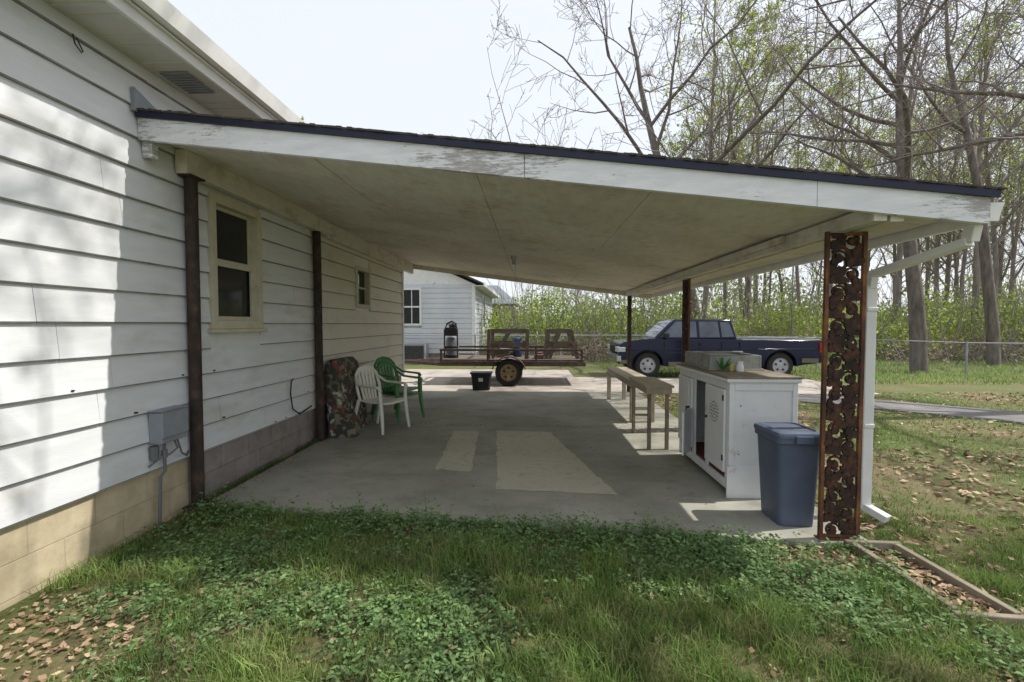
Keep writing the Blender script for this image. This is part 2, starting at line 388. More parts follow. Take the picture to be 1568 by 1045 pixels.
m=M(); m.add([(-2.83,9.7,3.4),(-7,9.7,5.55),(-11,9.7,3.4),(-2.83,-3.9,3.4),(-7,-3.9,5.55),(-11,-3.9,3.4)],[(0,1,2),(5,4,3)]); m.obj('gable_walls',M_siding,H)
m=M(); m.prism([(3.12,3.0),(3.45,3.0),(3.42,3.05),(3.12,3.16)],lambda a,b,c:(c,a,b),XW+.02,XW+.05); m.obj('flashing',M_grey,H)
m=M(); m.tube([(XW+.03,2.72,3.27),(XW+.06,2.70,3.2),(XW+.06,2.74,3.17),(XW+.03,2.78,3.2),(XW+.03,2.74,3.26)],.004,5); m.obj('wall_hook',M_black,H)
m=M(); r5=random.Random(8)
for k in range(20):
    yv=r5.uniform(1.5,6.5); row=r5.randint(0,3); zv=.42+.219*row+.012
    m.prism([(yv,zv),(yv+r5.uniform(.015,.035),zv-.004),(yv+.03,zv+.008),(yv+.008,zv+.012)],lambda a,b,c:(c,a,b),XW+.013,XW+.0265)
m.obj('siding_chips',M_dark,H)
recentre(H)

# electrical box
E=empty('electrical_meter_box')
m=M(); m.box(XW+.022,XW+.12,3.19,3.43,.62,.85); m.box(XW+.12,XW+.132,3.185,3.435,.66,.855); m.box(XW+.022,XW+.14,3.18,3.44,.856,.866)
m.obj('enclosure',M_grey,E,bevel=.006)
m=M(); m.tube([(XW+.07,3.27,.63),(XW+.07,3.27,.4),(XW+.05,3.25,.36),(XW+.05,3.23,-.03)],.011,8); m.cyl((XW+.07,3.27,.5),(XW+.07,3.27,.56),.02,10)
m.tube([(XW+.08,3.35,.62),(XW+.1,3.36,.55),(XW+.09,3.3,.52),(XW+.06,3.22,.5),(XW+.04,3.16,.46)],.008,6)
m.tube([(XW+.08,3.38,.62),(XW+.1,3.4,.5),(XW+.06,3.5,.45),(XW+.03,3.56,.47)],.007,6)
m.cyl((XW+.04,3.21,.6),(XW+.04,3.21,.5),.03,8)
m.obj('conduit_and_cables',M_cond,E,smooth=True); recentre(E)
m=M(); m.tube([(XW+.03,5.2,.86),(XW+.05,5.12,.84),(XW+.05,5.1,.7),(XW+.05,5.14,.52),(XW+.06,5.28,.43),(XW+.04,5.62,.47)],.008,6); m.obj('wall_cable',M_black,smooth=True)

# ------------------------------------------------------------------ carport
C=empty('carport')
x0,x1=XW+.026,2.69
def sl(m,xa,xb,ya,yb,dz0,dz1,mi=0,skew=True):
    fa=lambda x:(yf(x)+ya) if skew else ya
    fb=(lambda x:yf(x)+yb) if skew=='both' else (lambda x:yb)
    m.hexa([(xa,fa(xa),zf(xa)+dz0),(xb,fa(xb),zf(xb)+dz0),(xb,fb(xb),zf(xb)+dz0),(xa,fb(xa),zf(xa)+dz0),
            (xa,fa(xa),zf(xa)+dz1),(xb,fa(xb),zf(xb)+dz1),(xb,fb(xb),zf(xb)+dz1),(xa,fb(xa),zf(xa)+dz1)],mi)
m=M(); cuts=[x0,-1.62,-.4,.82,2.04,x1-.02]
for i in range(5):
    yc=[3.25+(1.22 if i%2 else 0)]
    while yc[-1]<YB-2.5: yc.append(yc[-1]+2.44)
    yc.append(YB-.03)
    sl(m,cuts[i]+.0025,cuts[i+1]-.0025,.036,yc[0]-.0025,.07,.082)
    for a,b in zip(yc[:-1],yc[1:]): sl(m,cuts[i]+.0025,cuts[i+1]-.0025,a+.0025,b-.0025,.07+random.uniform(-.003,.002),.082,0,False)
m.obj('ceiling_panels',M_ceil,C)
m=M(); sl(m,x0,x1-.01,.037,YB-.031,.0835,.165); m.obj('roof_deck',M_dark,C)
m=M()
fb=[x0-.0,-.05,1.75,x1+.03]
for a,b in zip(fb[:-1],fb[1:]):
    n=6
    for k in range(n):
        xa=a+(b-a)*k/n; xb=a+(b-a)*(k+1)/n
        if k==n-1: xb-=.004
        sl(m,xa,xb,0,.035,0,.163,0,'both')
m.box(x0-.003,x0+.07,yf(x0)+.036,yf(x0)+.09,2.7,2.81)
m.obj('front_fascia',M_peel,C)
m=M(); sl(m,x0,x1,YB-.03,YB,-.03,.163,0,False); m.obj('rear_fascia',M_trim,C)
m=M(); 
m.hexa([(x1-.002,yf(x1)+.037,zf(x1)),(x1+.028,yf(x1)+.037,zf(x1)),(x1+.028,YB-.002,zf(x1)),(x1-.002,YB-.002,zf(x1)),(x1-.002,yf(x1)+.037,zf(x1)+.16),(x1+.028,yf(x1)+.037,zf(x1)+.16),(x1+.028,YB-.002,zf(x1)+.16),(x1-.002,YB-.002,zf(x1)+.16)])
m.obj('side_fascia',M_white,C)
m=M(); sl(m,x0,x1+.06,-.022,-.002,.152,.196,0,'both'); sl(m,x0,x1+.06,-.002,YB+.02,.166,.185); m.obj('drip_edge',M_drip,C)
m=M(); n=150
for k in range(n):
    xa=x0+(x1+.08-x0)*k/n; xb=x0+(x1+.08-x0)*(k+1)/n; o=random.uniform(-.035,-.022); t=random.uniform(.003,.009)
    sl(m,xa,xb,o,yf(xa)+.5,.1965,.204+t)
sl(m,x0,x1+.07,.5,YB+.03,.1965,.212); m.obj('roof_shingles',M_shingle,C)
m=M(); m.box(XW+.026,XW+.12,3.5,6.0,2.69,zf(XW+.12)+.069); m.box(XW+.026,XW+.1,6.02,YB-.04,2.66,zf(XW+.1)+.069); m.box(XW+.121,XW+.14,5.7,6.25,2.7,2.83)
m.obj('wall_header',M_trim,C,bevel=.004)
m=M(); m.cyl((-2.76,3.6,-.03),(-2.755,3.6,2.69),.047,14); m.cyl((-2.75,5.76,0),(-2.76,5.76,2.69),.05,14)
m.box(-2.80,-2.69,3.52,3.68,2.675,2.689); m.box(-2.82,-2.66,3.5,3.7,-.03,.02); m.box(-2.80,-2.68,5.68,5.84,.0,.015)
m.obj('steel_columns',M_rustdark,C,smooth=True)
XB=2.2
m=M(); m.box(XB-.1,XB-.02,yf(2.2)+.04,YB-.04,zf(XB)-.03,zf(XB)+.068); m.box(XB+.0,XB+.08,yf(2.2)+.04,YB-.04,zf(XB)-.035,zf(XB)+.055)
m.box(XB-.14,XB-.101,3.9,8.6,zf(XB)+.01,zf(XB)+.066)
m.obj('right_beam',M_trim,C,bevel=.004)
m=M(); m.box(2.12,2.2,YB-.25,YB-.17,0,zf(XB)-.03); m.obj('rear_post',M_rustdark,C,bevel=.003)
m=M(); gx=x1+.03; gz=zf(x1)
m.prism([(gx,gz+.02),(gx+.08,gz+.02),(gx+.11,gz+.13),(gx+.1,gz+.13),(gx+.07,gz+.03),(gx,gz+.03)],lambda a,b,c:(a,c,b),yf(x1)+.04,YB)
m.prism([(gx,gz+.02),(gx+.08,gz+.02),(gx+.11,gz+.13),(gx,gz+.13)],lambda a,b,c:(a,c,b),yf(x1)+.036,yf(x1)+.039)
m.obj('gutter',M_white,C)
m=M()
pp=[(gx+.04,3.0,gz+.02),(gx+.04,3.02,gz-.08),(2.6,3.62,1.88),(2.6,3.64,1.78)]
for a,b in zip(pp[:-1],pp[1:]): m.beam(a,b,.075,.055)
m.beam((2.6,3.64,1.8),(2.6,3.64,.06),.06,.075); m.beam((2.6,3.64,.08),(2.68,3.5,.03),.075,.055)
m.box(2.56,2.64,3.6,3.68,1.6,1.63); m.box(2.56,2.64,3.6,3.68,.7,.73)
m.obj('downspout',M_white,C,bevel=.005)
m=M(); m.cyl((-.29,7.1,zf(-.29)+.069),(-.29,7.1,zf(-.29)+.01),.055,14,0,.035); m.cyl((-.29,7.1,zf(-.29)+.01),(-.29,7.1,zf(-.29)-.06),.022,12,0,.028)
m.cyl((-.26,7.1,zf(-.29)+.01),(-.26,7.1,2.05),.003,5); m.obj('lamp_holder',M_alu,C,smooth=True)
m=M(); m.cyl((1.66,4.6,2.35),(1.66,4.6,3.08),.02,12); m.tube([(1.66,4.6,3.0),(1.66,4.6,3.03),(1.66,4.6,3.06),(1.66,4.6,3.12)],[.035,.045,.03,.028],12); m.obj('roof_vent_pipe',M_alu,C,smooth=True)
recentre(C)

# ornate iron posts
def iron_post(name,org,ud,width,height,seed):
    e=empty(name); rd=random.Random(seed); ud=Vector(ud).normalized(); nd=ud.cross(Vector((0,0,1)))
    f=lambda u,z,o=0.:Vector(org)+ud*u+nd*o+Vector((0,0,z))
    m=M(); b=.026
    m.beam(f(b/2,0),f(b/2,height),b,b); m.beam(f(width-b/2,0),f(width-b/2,height),b,b)
    m.beam(f(b,.02),f(width-b,.02),.02,.02); m.beam(f(b,height-.02),f(width-b,height-.02),.02,.02)
    m.beam(f(-.01,.004),f(width+.01,.004),.07,.008); m.obj('frame_bars',M_rustbar,e,bevel=.002)
    m=M(); unit=.25; n=int(round(height/unit)); unit=height/n; c=width/2; A=(width-2*b)*.25
    m.tube([f(c+A*math.sin(2*math.pi*z/unit),z,rd.uniform(-.003,.003)) for z in np.linspace(.02,height-.02,n*14)],.011,6)
    def leaf(u,z,ang,L,Wd):
        ca,sa=math.cos(ang),math.sin(ang)
        pts=[(0,-.06),(0,.06),(.2,.45),(.33,.25),(.5,.55),(.62,.28),(.8,.3),(1,0),(.8,-.3),(.62,-.28),(.5,-.55),(.33,-.25),(.2,-.45)]
        P=[]
        for a,bb in pts:
            a*=L; bb*=Wd; P.append((u+a*ca-bb*sa,z+a*sa+bb*ca))
        m.prism(P,lambda a,bb,o:f(min(max(a,b*.6),width-b*.6),min(max(bb,.01),height-.01),o),-.006+rd.uniform(-.01,0),.006+rd.uniform(0,.01))
    for i in range(n):
        for s,zz in ((1,.25),(-1,.75)):
            zc=(i+zz)*unit
            cu=c-s*A*.8; r0=A*1.0
            m.tube([f(cu+s*r0*(1-t*.8)*math.cos(t*8.5),zc+r0*(1-t*.8)*math.sin(t*8.5)) for t in np.linspace(0,1,18)],.009,5)
            for k in range(4): leaf(cu,zc,rd.uniform(0,6.28),.035,.045)
            for k in range(6):
                an=rd.uniform(0,6.28); leaf(c+s*A*rd.uniform(.7,1.3),zc+rd.uniform(-.07,.07),an,rd.uniform(.05,.08),rd.uniform(.04,.06))
            leaf(c-s*A*.1,zc+.065,math.pi/2+s*.9,.09,.065); leaf(c-s*A*.1,zc-.065,-math.pi/2-s*.7,.09,.065)
            for q in (.06,-.06): leaf(cu-s*.01,zc+q,math.copysign(math.pi/2,q)+rd.uniform(-.5,.5),.065,.055)
            leaf(c+s*A*1.5,zc+.03,math.pi/2,.07,.05); leaf(c-s*A*1.6,zc+.06,math.pi/2,.06,.05); leaf(c-s*A*1.6,zc-.06,-math.pi/2,.06,.05)
    m.obj('scrollwork',M_rust,e); recentre(e)
iron_post('ornate_iron_post',(2.01,3.24,0),(1,-.03,0),.27,zf(XB)-.031,1)
iron_post('ornate_iron_post',(2.17,6.4,0),(0,1,0),.27,zf(XB)-.031,2)

# ------------------------------------------------------------------ cabinet / old stove
K=empty('old_white_kitchen_cabinet')
m=M(); X0,X1,Y0,Y1=1.68,2.27,3.98,5.3
m.box(X0+.02,X1,Y0,Y0+.02,.02,1.0)
m.box(X0+.015,X0+.06,Y0-.012,Y0-.0005,.28,1.0); m.box(X1-.045,X1,Y0-.012,Y0-.0005,.28,1.0); m.box(X0+.0605,X1-.0455,Y0-.012,Y0-.0005,.93,1.0)
m.box(X0+.0,X1+.01,Y0-.025,Y0-.0005,.0,.275)
m.box(X0+.02,X1,Y1-.02,Y1,.02,1.0); m.box(X1-.02,X1-.001,Y0+.021,Y1-.021,.02,1.0)
m.box(X0+.02,X0+.04,Y0+.021,Y0+.08,.06,1.0); m.box(X0+.02,X0+.04,Y0+.47,Y0+.53,.14,1.0); m.box(X0+.02,X0+.04,Y0+.83,Y0+.9,.14,1.0); m.box(X0+.02,X0+.04,Y1-.06,Y1-.021,.06,1.0)
m.box(X0+.021,X0+.041,Y0+.0805,Y1-.0605,.93,1.0); m.box(X0+.018,X0+.042,Y0+.081,Y1-.061,.06,.139)
m.box(X0+.041,X1-.021,Y0+.5,Y0+.52,.14,.93)
m.obj('carcass',M_enamel,K,bevel=.005)
m=M(); m.box(X0-.015,X1+.02,Y0-.035,Y1+.02,1.001,1.035); m.obj('worktop',M_enamel,K,bevel=.01)
m=M(); m.box(X0-.018,X1+.022,Y0-.038,Y1+.022,1.0355,1.055); m.obj('worktop_lining',M_wood,K,bevel=.004)
m=M(); m.box(X0+.042,X1-.021,Y0+.081,Y1-.061,.14,.16); m.box(X0+.06,X1-.021,Y0+.03,Y0+.499,.5,.515); m.obj('shelf',M_redbrown,K)
m=M()
m.box(X0-.003,X0+.018,Y0+.06,Y0+.49,.2,.93)
m.box(X0-.003,X0+.018,Y0+.88,Y1-.03,.2,.93)
m.box(X0-.012,X0-.0035,Y0+.94,Y1-.09,.27,.86)
m.obj('doors',M_enamel,K,bevel=.006)
m=M()
m.hexa([(X0,Y0+.86,.18),(X0-.0,Y0+.88,.18),(X0-.16,Y0+.62,.18),(X0-.175,Y0+.63,.18),(X0,Y0+.86,.62),(X0,Y0+.88,.62),(X0-.16,Y0+.62,.62),(X0-.175,Y0+.63,.62)])
m.obj('ajar_door',M_enamel,K,bevel=.004)
m=M(); cy=Y0+.27
for rr,nn in ((0,1),(.03,6),(.06,12),(.09,18)):
    for k in range(nn):
        t=2*math.pi*k/nn; m.cyl((X0-.0045,cy+rr*math.cos(t),.7+rr*math.sin(t)),(X0-.0035,cy+rr*math.cos(t),.7+rr*math.sin(t)),.008,8)
m.cyl((X0-.02,Y0+.44,.62),(X0-.003,Y0+.44,.62),.012,10); m.cyl((X0-.028,Y0+.93,.62),(X0-.003,Y0+.93,.62),.012,10); m.box(X0-.02,X0-.013,Y0+.98,Y0+1.0,.45,.62)
for zz in (.3,.83): m.box(X0-.01,X0-.0035,Y0+.062,Y0+.085,zz,zz+.05)
for xx,zz in ((X0+.1,.38),(X1-.12,.38),(X0+.11,.8),(X1-.13,.62)): m.cyl((xx,Y0-.014,zz),(xx,Y0-.011,zz),.006,8)
m.obj('vents_and_knobs',M_black,K)
m=M(); m.box(X0+.03,X1-.03,Y0+.5,Y1-.05,1.0555,1.07)
for (a_,b_,c_,d_) in ((X0+.05,X0+.07,Y0+.52,Y1-.07),(X1-.07,X1-.05,Y0+.52,Y1-.07),(X0+.0705,X1-.0705,Y0+.52,Y0+.54),(X0+.0705,X1-.0705,Y1-.09,Y1-.07)): m.box(a_,b_,c_,d_,1.0705,1.2)
m.box(X0+.03,X1-.03,Y0+.95,Y0+.985,1.2005,1.215); m.box(X0+.03,X0+.3,Y0+.5,Y0+.8,1.2005,1.21)
m.obj('planter_tray',nmat('weathered_grey_tray',[(.3,(.26,.27,.25)),(.7,(.4,.41,.4))],scale=8,rough=.7,bmp=.2,dirt=(.2,.17,.12),dscale=6,dlo=.5,dhi=.7),K,bevel=.006)
m=M(); m.tube([(1.96,4.38,1.057),(1.96,4.38,1.11),(1.96,4.38,1.12),(1.96,4.38,1.15)],[.035,.035,.028,.028],12); m.obj('jar',M_white,K,smooth=True)
m=M(); m.box(1.86,1.9,4.36,4.4,1.056,1.13); m.obj('yellow_bottle',M_yellow,K,bevel=.01)
m=M(); 
for q in range(26):
    a=random.uniform(0,6.28); b=Vector((1.82,4.42,1.06)); L=random.uniform(.05,.13); e_=b+Vector((math.cos(a)*L*.7,math.sin(a)*L*.7,L*random.uniform(.6,1.2)))
    m.beam(b,e_,.012,.002)
m.obj('small_plant',M_greenp,K)
recentre(K)

# ------------------------------------------------------------------ trash bin
T=empty('plastic_trash_bin')
def rrect(cx,cy,w,h,r,z,n=4):
    P=[]
    for (sx,sy,a0) in ((1,1,0),(-1,1,90),(-1,-1,180),(1,-1,270)):
        for i in range(n+1):
            a=R(a0+90*i/n); P.append((cx+sx*(w/2-r)+r*math.cos(a),cy+sy*(h/2-r)+r*math.sin(a),z))
    return P
def loft(m,rings,mi=0,cap0=True,cap1=True):
    k=len(rings[0]); vs=[p for r_ in rings for p in r_]; fs=[]
    for i in range(len(rings)-1):
        for j in range(k): fs.append((i*k+j,i*k+(j+1)%k,(i+1)*k+(j+1)%k,(i+1)*k+j))
    if cap0: fs.append(tuple(range(k-1,-1,-1)))
    if cap1: fs.append(tuple((len(rings)-1)*k+j for j in range(k)))
    m.add(vs,fs,mi)
cx,cy=1.965,3.56
m=M(); loft(m,[rrect(cx,cy,.255,.30,.04,.002),rrect(cx,cy,.26,.31,.045,.03),rrect(cx,cy,.315,.37,.05,.62),rrect(cx,cy,.345,.40,.05,.63),rrect(cx,cy,.345,.40,.05,.665)])
m.obj('body',M_bin,T,smooth=True)
m=M(); loft(m,[rrect(cx,cy,.355,.41,.05,.667),rrect(cx,cy,.36,.415,.05,.69),rrect(cx,cy,.345,.4,.05,.705),rrect(cx,cy,.27,.33,.05,.715),rrect(cx,cy,.26,.32,.05,.705)])
m.box(cx-.06,cx+.06,cy-.23,cy-.205,.64,.69); m.obj('lid',M_bin,T,smooth=True)
recentre(T)

# ------------------------------------------------------------------ chairs
def chair(name,loc,rot,mt,stack=1):
    e=empty(name); Mx=Matrix.Translation(loc)@Matrix.Rotation(rot,4,'Z')
    for lv in range(stack):
        dz=.075*lv; f=lambda x,y,z,dz=dz,lv=lv:Mx@Vector((x-.03*lv,y,z+dz))
        m=M(); n=8
        def zs(x,y): return .42-.02*math.sin((x+.22)/.46*math.pi)+.015*(y/.22)**2
        vs=[];fs=[]
        for dd in (0,-.022):
            for a in range(n+1):
                for b in range(n+1):
                    x=-.2+.45*a/n; y=-.22+.44*b/n; w=1-.1*(1-a/n)
                    vs.append(f(x,y*w,zs(x,y)+dd-(.02 if a==n else 0)))
        K1=(n+1)**2
        for a in range(n):
            for b in range(n):
                i=a*(n+1)+b; fs.append((i,i+1,i+n+2,i+n+1)); fs.append((K1+i+n+1,K1+i+n+2,K1+i+1,K1+i))
        for a in range(n):
            i=a*(n+1); j=i+n; fs.append((i,i+n+1,K1+i+n+1,K1+i)); fs.append((j+n+1,j,K1+j,K1+j+n+1))
            i=a; fs.append((i+1,i,K1+i,K1+i+1)); i=n*(n+1)+a; fs.append((i,i+1,K1+i+1,K1+i))
        m.add(vs,fs)
        m.obj('seat',mt,e,smooth=True)
        m=M()
        for s in (-1,1):
            m.tube([f(.28,s*.275,0),f(.25,s*.255,.25),f(.23,s*.255,.42),f(.22,s*.27,.62)],[.028,.036,.04,.03],8,flat=.7)
            m.tube([f(-.31,s*.255,0),f(-.25,s*.235,.25),f(-.21,s*.215,.43)],[.028,.036,.04],8,flat=.7)
            m.tube([f(.24,s*.27,.60),f(.2,s*.28,.635),f(0,s*.285,.64),f(-.15,s*.27,.65),f(-.26,s*.21,.74)],[.03,.038,.038,.034,.026],8,flat=.45)
        m.obj('legs_and_arms',mt,e,smooth=True)
        m=M()
        m.tube([f(-.2,-.2,.41),f(-.235,-.225,.6),f(-.28,-.2,.78),f(-.305,-.12,.86),f(-.315,0,.885),f(-.305,.12,.86),f(-.28,.2,.78),f(-.235,.225,.6),f(-.2,.2,.41)],.026,8,flat=.8)
        xd=(Mx.to_3x3()@Vector((1,0,.2))).normalized()
        for yv in (-.13,-.065,0,.065,.13):
            m.beam(f(-.2,yv*.85,.41),f(-.245,yv,.6),.042,.012,up=xd); m.beam(f(-.245,yv,.6),f(-.3,yv*1.05,.87-abs(yv)*.2),.042,.012,up=xd)
        m.beam(f(-.3,-.12,.84),f(-.3,.12,.84),.012,.07)
        m.obj('backrest',mt,e,bevel=.003,smooth=True)
    recentre(e); return e
chair('white_plastic_chair',(-2.17,6.42,0),R(-24),M_plasticw)
chair('green_plastic_chair',(-2.12,7.12,0),R(-28),M_plasticg,2)
m=M(); rg_=[]
for z,xx,t,wd in ((0,-2.6,.26,.8),(.25,-2.62,.26,.86),(.5,-2.65,.22,.86),(.75,-2.67,.2,.84),(.95,-2.69,.17,.8),(1.02,-2.7,.09,.7)):
    rg_.append([(a,b,c) for a,b,c in rrect(xx,6.33,t,wd,.06,z,5)])
loft(m,rg_); ob=m.obj('backrest_panel',M_fabric,smooth=True)
ch=empty('floral_upholstered_armchair'); ob.parent=ch
m=M(); loft(m,[rrect(-2.52,5.95,.36,.22,.06,.0),rrect(-2.52,5.95,.38,.24,.07,.2),rrect(-2.54,5.95,.3,.2,.06,.32)]); m.obj('fallen_cushion',M_fabric,ch,smooth=True); recentre(ch)

# ------------------------------------------------------------------ tables
t=empty('narrow_wooden_table'); m=M(); a0,a1,b0,b1=1.36,1.66,5.45,6.35
m.box(a0-.02,a1+.02,b0-.02,b1+.02,.75,.775)
m.box(a0,a1,b0,b0+.02,.67,.749); m.box(a0,a0+.02,b0+.021,b1-.001,.67,.749); m.box(a1-.02,a1,b0+.021,b1-.001,.67,.749); m.obj('top_and_apron',M_woodl,t,bevel=.004)
m=M()
for x in (a0+.045,a1-.045):
    for y in (b0+.045,b1-.02): m.beam((x,y,.0),(x,y,.749),.04,.04)
m.beam((a0+.045,b1-.02,.25),(a1-.045,b1-.02,.25),.02,.03); m.obj('legs',M_wood,t,bevel=.003); recentre(t)
t=empty('white_wooden_bench'); m=M(); a0,a1,b0,b1=1.5,1.9,7.0,9.3
m.box(a0,a1,b0,b1,.6,.64); m.box(a0+.03,a1-.03,b0+.04,b1-.04,.52,.599); m.obj('top',M_woodl,t,bevel=.005)
m=M()
for x in (a0+.05,a1-.05):
    for y in (b0+.08,b1-.08): m.beam((x,y,0),(x,y,.52),.07,.07)
m.beam((a0+.05,b0+.08,.2),(a1-.05,b0+.08,.2),.03,.05); m.obj('legs',M_woodl,t,bevel=.004); recentre(t)
t=empty('black_storage_tote'); m=M(); loft(m,[rrect(-1.17,10.45,.38,.28,.04,-.01),rrect(-1.17,10.45,.46,.34,.05,.36),rrect(-1.17,10.45,.5,.38,.05,.37),rrect(-1.17,10.45,.5,.38,.05,.4)]); m.obj('tub',M_black,t,smooth=True)
m=M(); m.box(-1.22,-1.12,10.27,10.285,.2,.28); m.obj('label',M_white,t); recentre(t)

# ------------------------------------------------------------------ trailer
t=empty('utility_trailer'); m=M(); ya,yb=11.3,13.0
for y in (ya,yb):
    m.beam((-2.3,y,.52),(1.3,y,.52),.06,.12); m.beam((-2.3,y,.86),(1.25,y,.86),.055,.055)
    for x in (-2.28,-1.1,.1,1.23): m.beam((x,y,.56),(x,y,.86),.05,.05)
for x in (-2.3,-1.1,.1,1.3): m.beam((x,ya,.5),(x,yb,.5),.06,.08)
m.beam((-2.3,ya,.86),(-2.3,yb,.86),.045,.045); m.beam((1.3,ya,.7),(1.3,yb,.7),.045,.045)
m.beam((-2.3,ya,.5),(-3.5,12.15,.5),.06,.08); m.beam((-2.3,yb,.5),(-3.5,12.15,.5),.06,.08)
m.obj('steel_frame',M_trail,t,bevel=.004)
m=M()
for k in range(9): m.box(-2.3,1.3,ya+.05+k*.185,ya+.22+k*.185,.585,.62)
m.obj('deck_boards',M_woodx,t)
m=M()
for xa,xb,ta,tb in ((-1.12,-.15,-1.1,-.12),(.35,1.15,.42,.98)):
    for y in (11.6,12.7):
        m.beam((xa,y,.62),(ta,y,1.36),.06,.09); m.beam((xb,y,.62),(tb,y,1.36),.06,.09); m.beam((ta-.03,y+.06,1.33),(tb+.03,y+.06,1.33),.04,.1); m.beam((xa,y+.06,.98),(xb,y+.06,.98),.04,.11)
        m.beam((xa+.1,y,.63),((ta+tb)/2,y,1.3),.05,.07)
    m.beam((ta,11.6,1.36),(ta,12.7,1.36),.06,.05); m.beam((tb,11.6,1.36),(tb,12.7,1.36),.06,.05)
m.obj('wooden_racks',M_woodx,t)
def wheel(m,cx,y0,cz,r,w,side=-1):
    prof=[(r*.62,0),(r*.9,0),(r,w*.15),(r,w*.85),(r*.9,w),(r*.62,w)]
    k=28
    for PR,mi in ((prof,0),([(r*.62,.0),(r*.58,.03),(r*.5,.035),(r*.25,.015),(r*.1,.0),(.001,.0)],1)):
        vs=[];fs=[]
        for (rr,yy_) in PR:
            for j in range(k):
                a=2*math.pi*j/k; vs.append((cx+rr*math.cos(a),y0-side*yy_,cz+rr*math.sin(a)))
        for i in range(len(PR)-1):
            for j in range(k): fs.append((i*k+j,i*k+(j+1)%k,(i+1)*k+(j+1)%k,(i+1)*k+j))
        m.add(vs,fs,mi)
    for j in range(5):
        a=2*math.pi*j/5+.3; q=(cx+r*.36*math.cos(a),y0-side*.02,cz+r*.36*math.sin(a))
        m.cyl(q,(q[0],q[1]+side*.012,q[2]),r*.09,8,2)
m=M(); wheel(m,-.57,11.02,.32,.335,.2); wheel(m,-.57,13.3,.32,.335,.2,1); m.obj('wheels',[M_tyre,M_rim,M_black],t,smooth=True)
m=M()
for y0,y1 in ((11.0,11.26),(13.04,13.3)):
    P=[(-.57+.43*math.cos(a),.3+.42*math.sin(a)) for a in np.linspace(.25,math.pi-.25,13)]; Q=[(-.57+.41*math.cos(a),.3+.4*math.sin(a)) for a in np.linspace(math.pi-.25,.25,13)]
    m.prism(P+Q,lambda a,b,c:(a,c,b),y0,y1)
m.obj('fenders',M_trail,t)
m=M(); m.box(-.95,-.6,12.0,12.5,.622,.85); m.box(.05,.3,11.6,11.9,.622,.72); m.obj('junk_box',M_woodx,t,bevel=.02)
m=M(); m.box(.12,.26,11.95,12.1,.622,.76); m.obj('red_fuel_can',plain('dull_red_plastic',(.2,.03,.025),.6),t,bevel=.02)
m=M(); m.tube([(-.4,12.4,.622),(-.4,12.4,.66),(-.4,12.4,1.1),(-.4,12.4,1.14)],[.11,.13,.13,.1],16); m.obj('blue_plastic_drum',plain('blue_plastic',(.03,.06,.14),.5),t,smooth=True)
recentre(t)
t=empty('gas_cylinder_on_hand_truck'); m=M(); gx_,gy_=-2.12,12.0
m.tube([(gx_,gy_,.63),(gx_,gy_,.66),(gx_,gy_,1.05),(gx_,gy_,1.15),(gx_,gy_,1.2),(gx_,gy_,1.24)],[.15,.18,.18,.15,.07,.03],16); m.obj('cylinder',plain('dark_grey_metal',(.17,.18,.2),.5,.2),t,smooth=True)
m=M()
for s in (-1,1): m.tube([(gx_+s*.17,gy_-.2,.62),(gx_+s*.17,gy_-.2,1.35),(gx_+s*.12,gy_-.1,1.5),(gx_+s*.08,gy_-.1,1.54)],.022,6)
m.box(gx_-.14,gx_+.14,gy_-.25,gy_-.16,.64,.7); m.box(gx_-.15,gx_+.15,gy_-.26,gy_-.12,1.2,1.42); m.box(gx_-.17,gx_+.17,gy_-.24,gy_-.2,.88,.93)
m.tube([(gx_-.14,gy_-.1,1.5),(gx_,gy_-.08,1.58),(gx_+.14,gy_-.1,1.5)],.03,6); m.cyl((gx_-.05,gy_-.1,1.42),(gx_+.1,gy_-.1,1.48),.08,10)
m.obj('hand_truck_and_regulator',M_black,t,bevel=.01,smooth=True); recentre(t)

# ------------------------------------------------------------------ pickup truck
t=empty('pickup_truck'); OX=2.4; YN=12.9; YFt=14.65; G=-.01
P=[(.03,.40),(0,.5),(0,.64),(.06,.7),(.05,.84),(.1,.97),(.2,1.02),(.65,1.085),(1.05,1.115),(3.33,1.09),(3.40,1.075),(5.58,1.07),(5.62,1.02),(5.6,.66),(5.66,.62),(5.66,.47),(5.5,.44)]
def arch(cxa,r=.43,cz=.36): 
    return [(cxa+r*math.cos(a),max(.33,cz+r*math.sin(a))) for a in np.linspace(-.05,math.pi+.05,15)]
P+= [(5.1,.38)]+arch(4.5)+[(3.95,.33),(1.4,.33)]+arch(.85)+[(.36,.36)]
def side_in(z): 
    return .055*max(0,(z-.78)/.32)**1.5+.05*max(0,(.6-z)/.27)**1.5
m=M(); n=len(P)
vs=[(OX+a,YN+side_in(b),b+G) for a,b in P]+[(OX+a,YFt-side_in(b),b+G) for a,b in P]
m.add(vs,[tuple(range(n-1,-1,-1)),tuple(range(n,2*n))]+[(i,(i+1)%n,n+(i+1)%n,n+i) for i in range(n)])
m.prism([(.07,.78),(5.6,.80),(5.6,.84),(.07,.82)],lambda a,b,c:(OX+a,c,b+G),YN-.006,YN+.03)
m.obj('body',M_navy,t,bevel=.03,smooth=True)
m=M(); B0,B1,T0,T1=1.02,3.34,1.62,3.22; zb,zt=1.085,1.655
def gh(x,y,z): return (OX+x,y,z+G)
m.hexa([gh(B0,YN+.07,zb),gh(B1,YN+.07,zb),gh(B1,YFt-.07,zb),gh(B0,YFt-.07,zb),gh(T0,YN+.22,zt),gh(T1,YN+.22,zt),gh(T1,YFt-.22,zt),gh(T0,YFt-.22,zt)])
m.obj('cab',M_navy,t,bevel=.05,smooth=True)
def sp(x,z,off=.006):
    k=(z-zb)/(zt-zb); return (OX+x,YN+.07+.15*k-off,z+G)
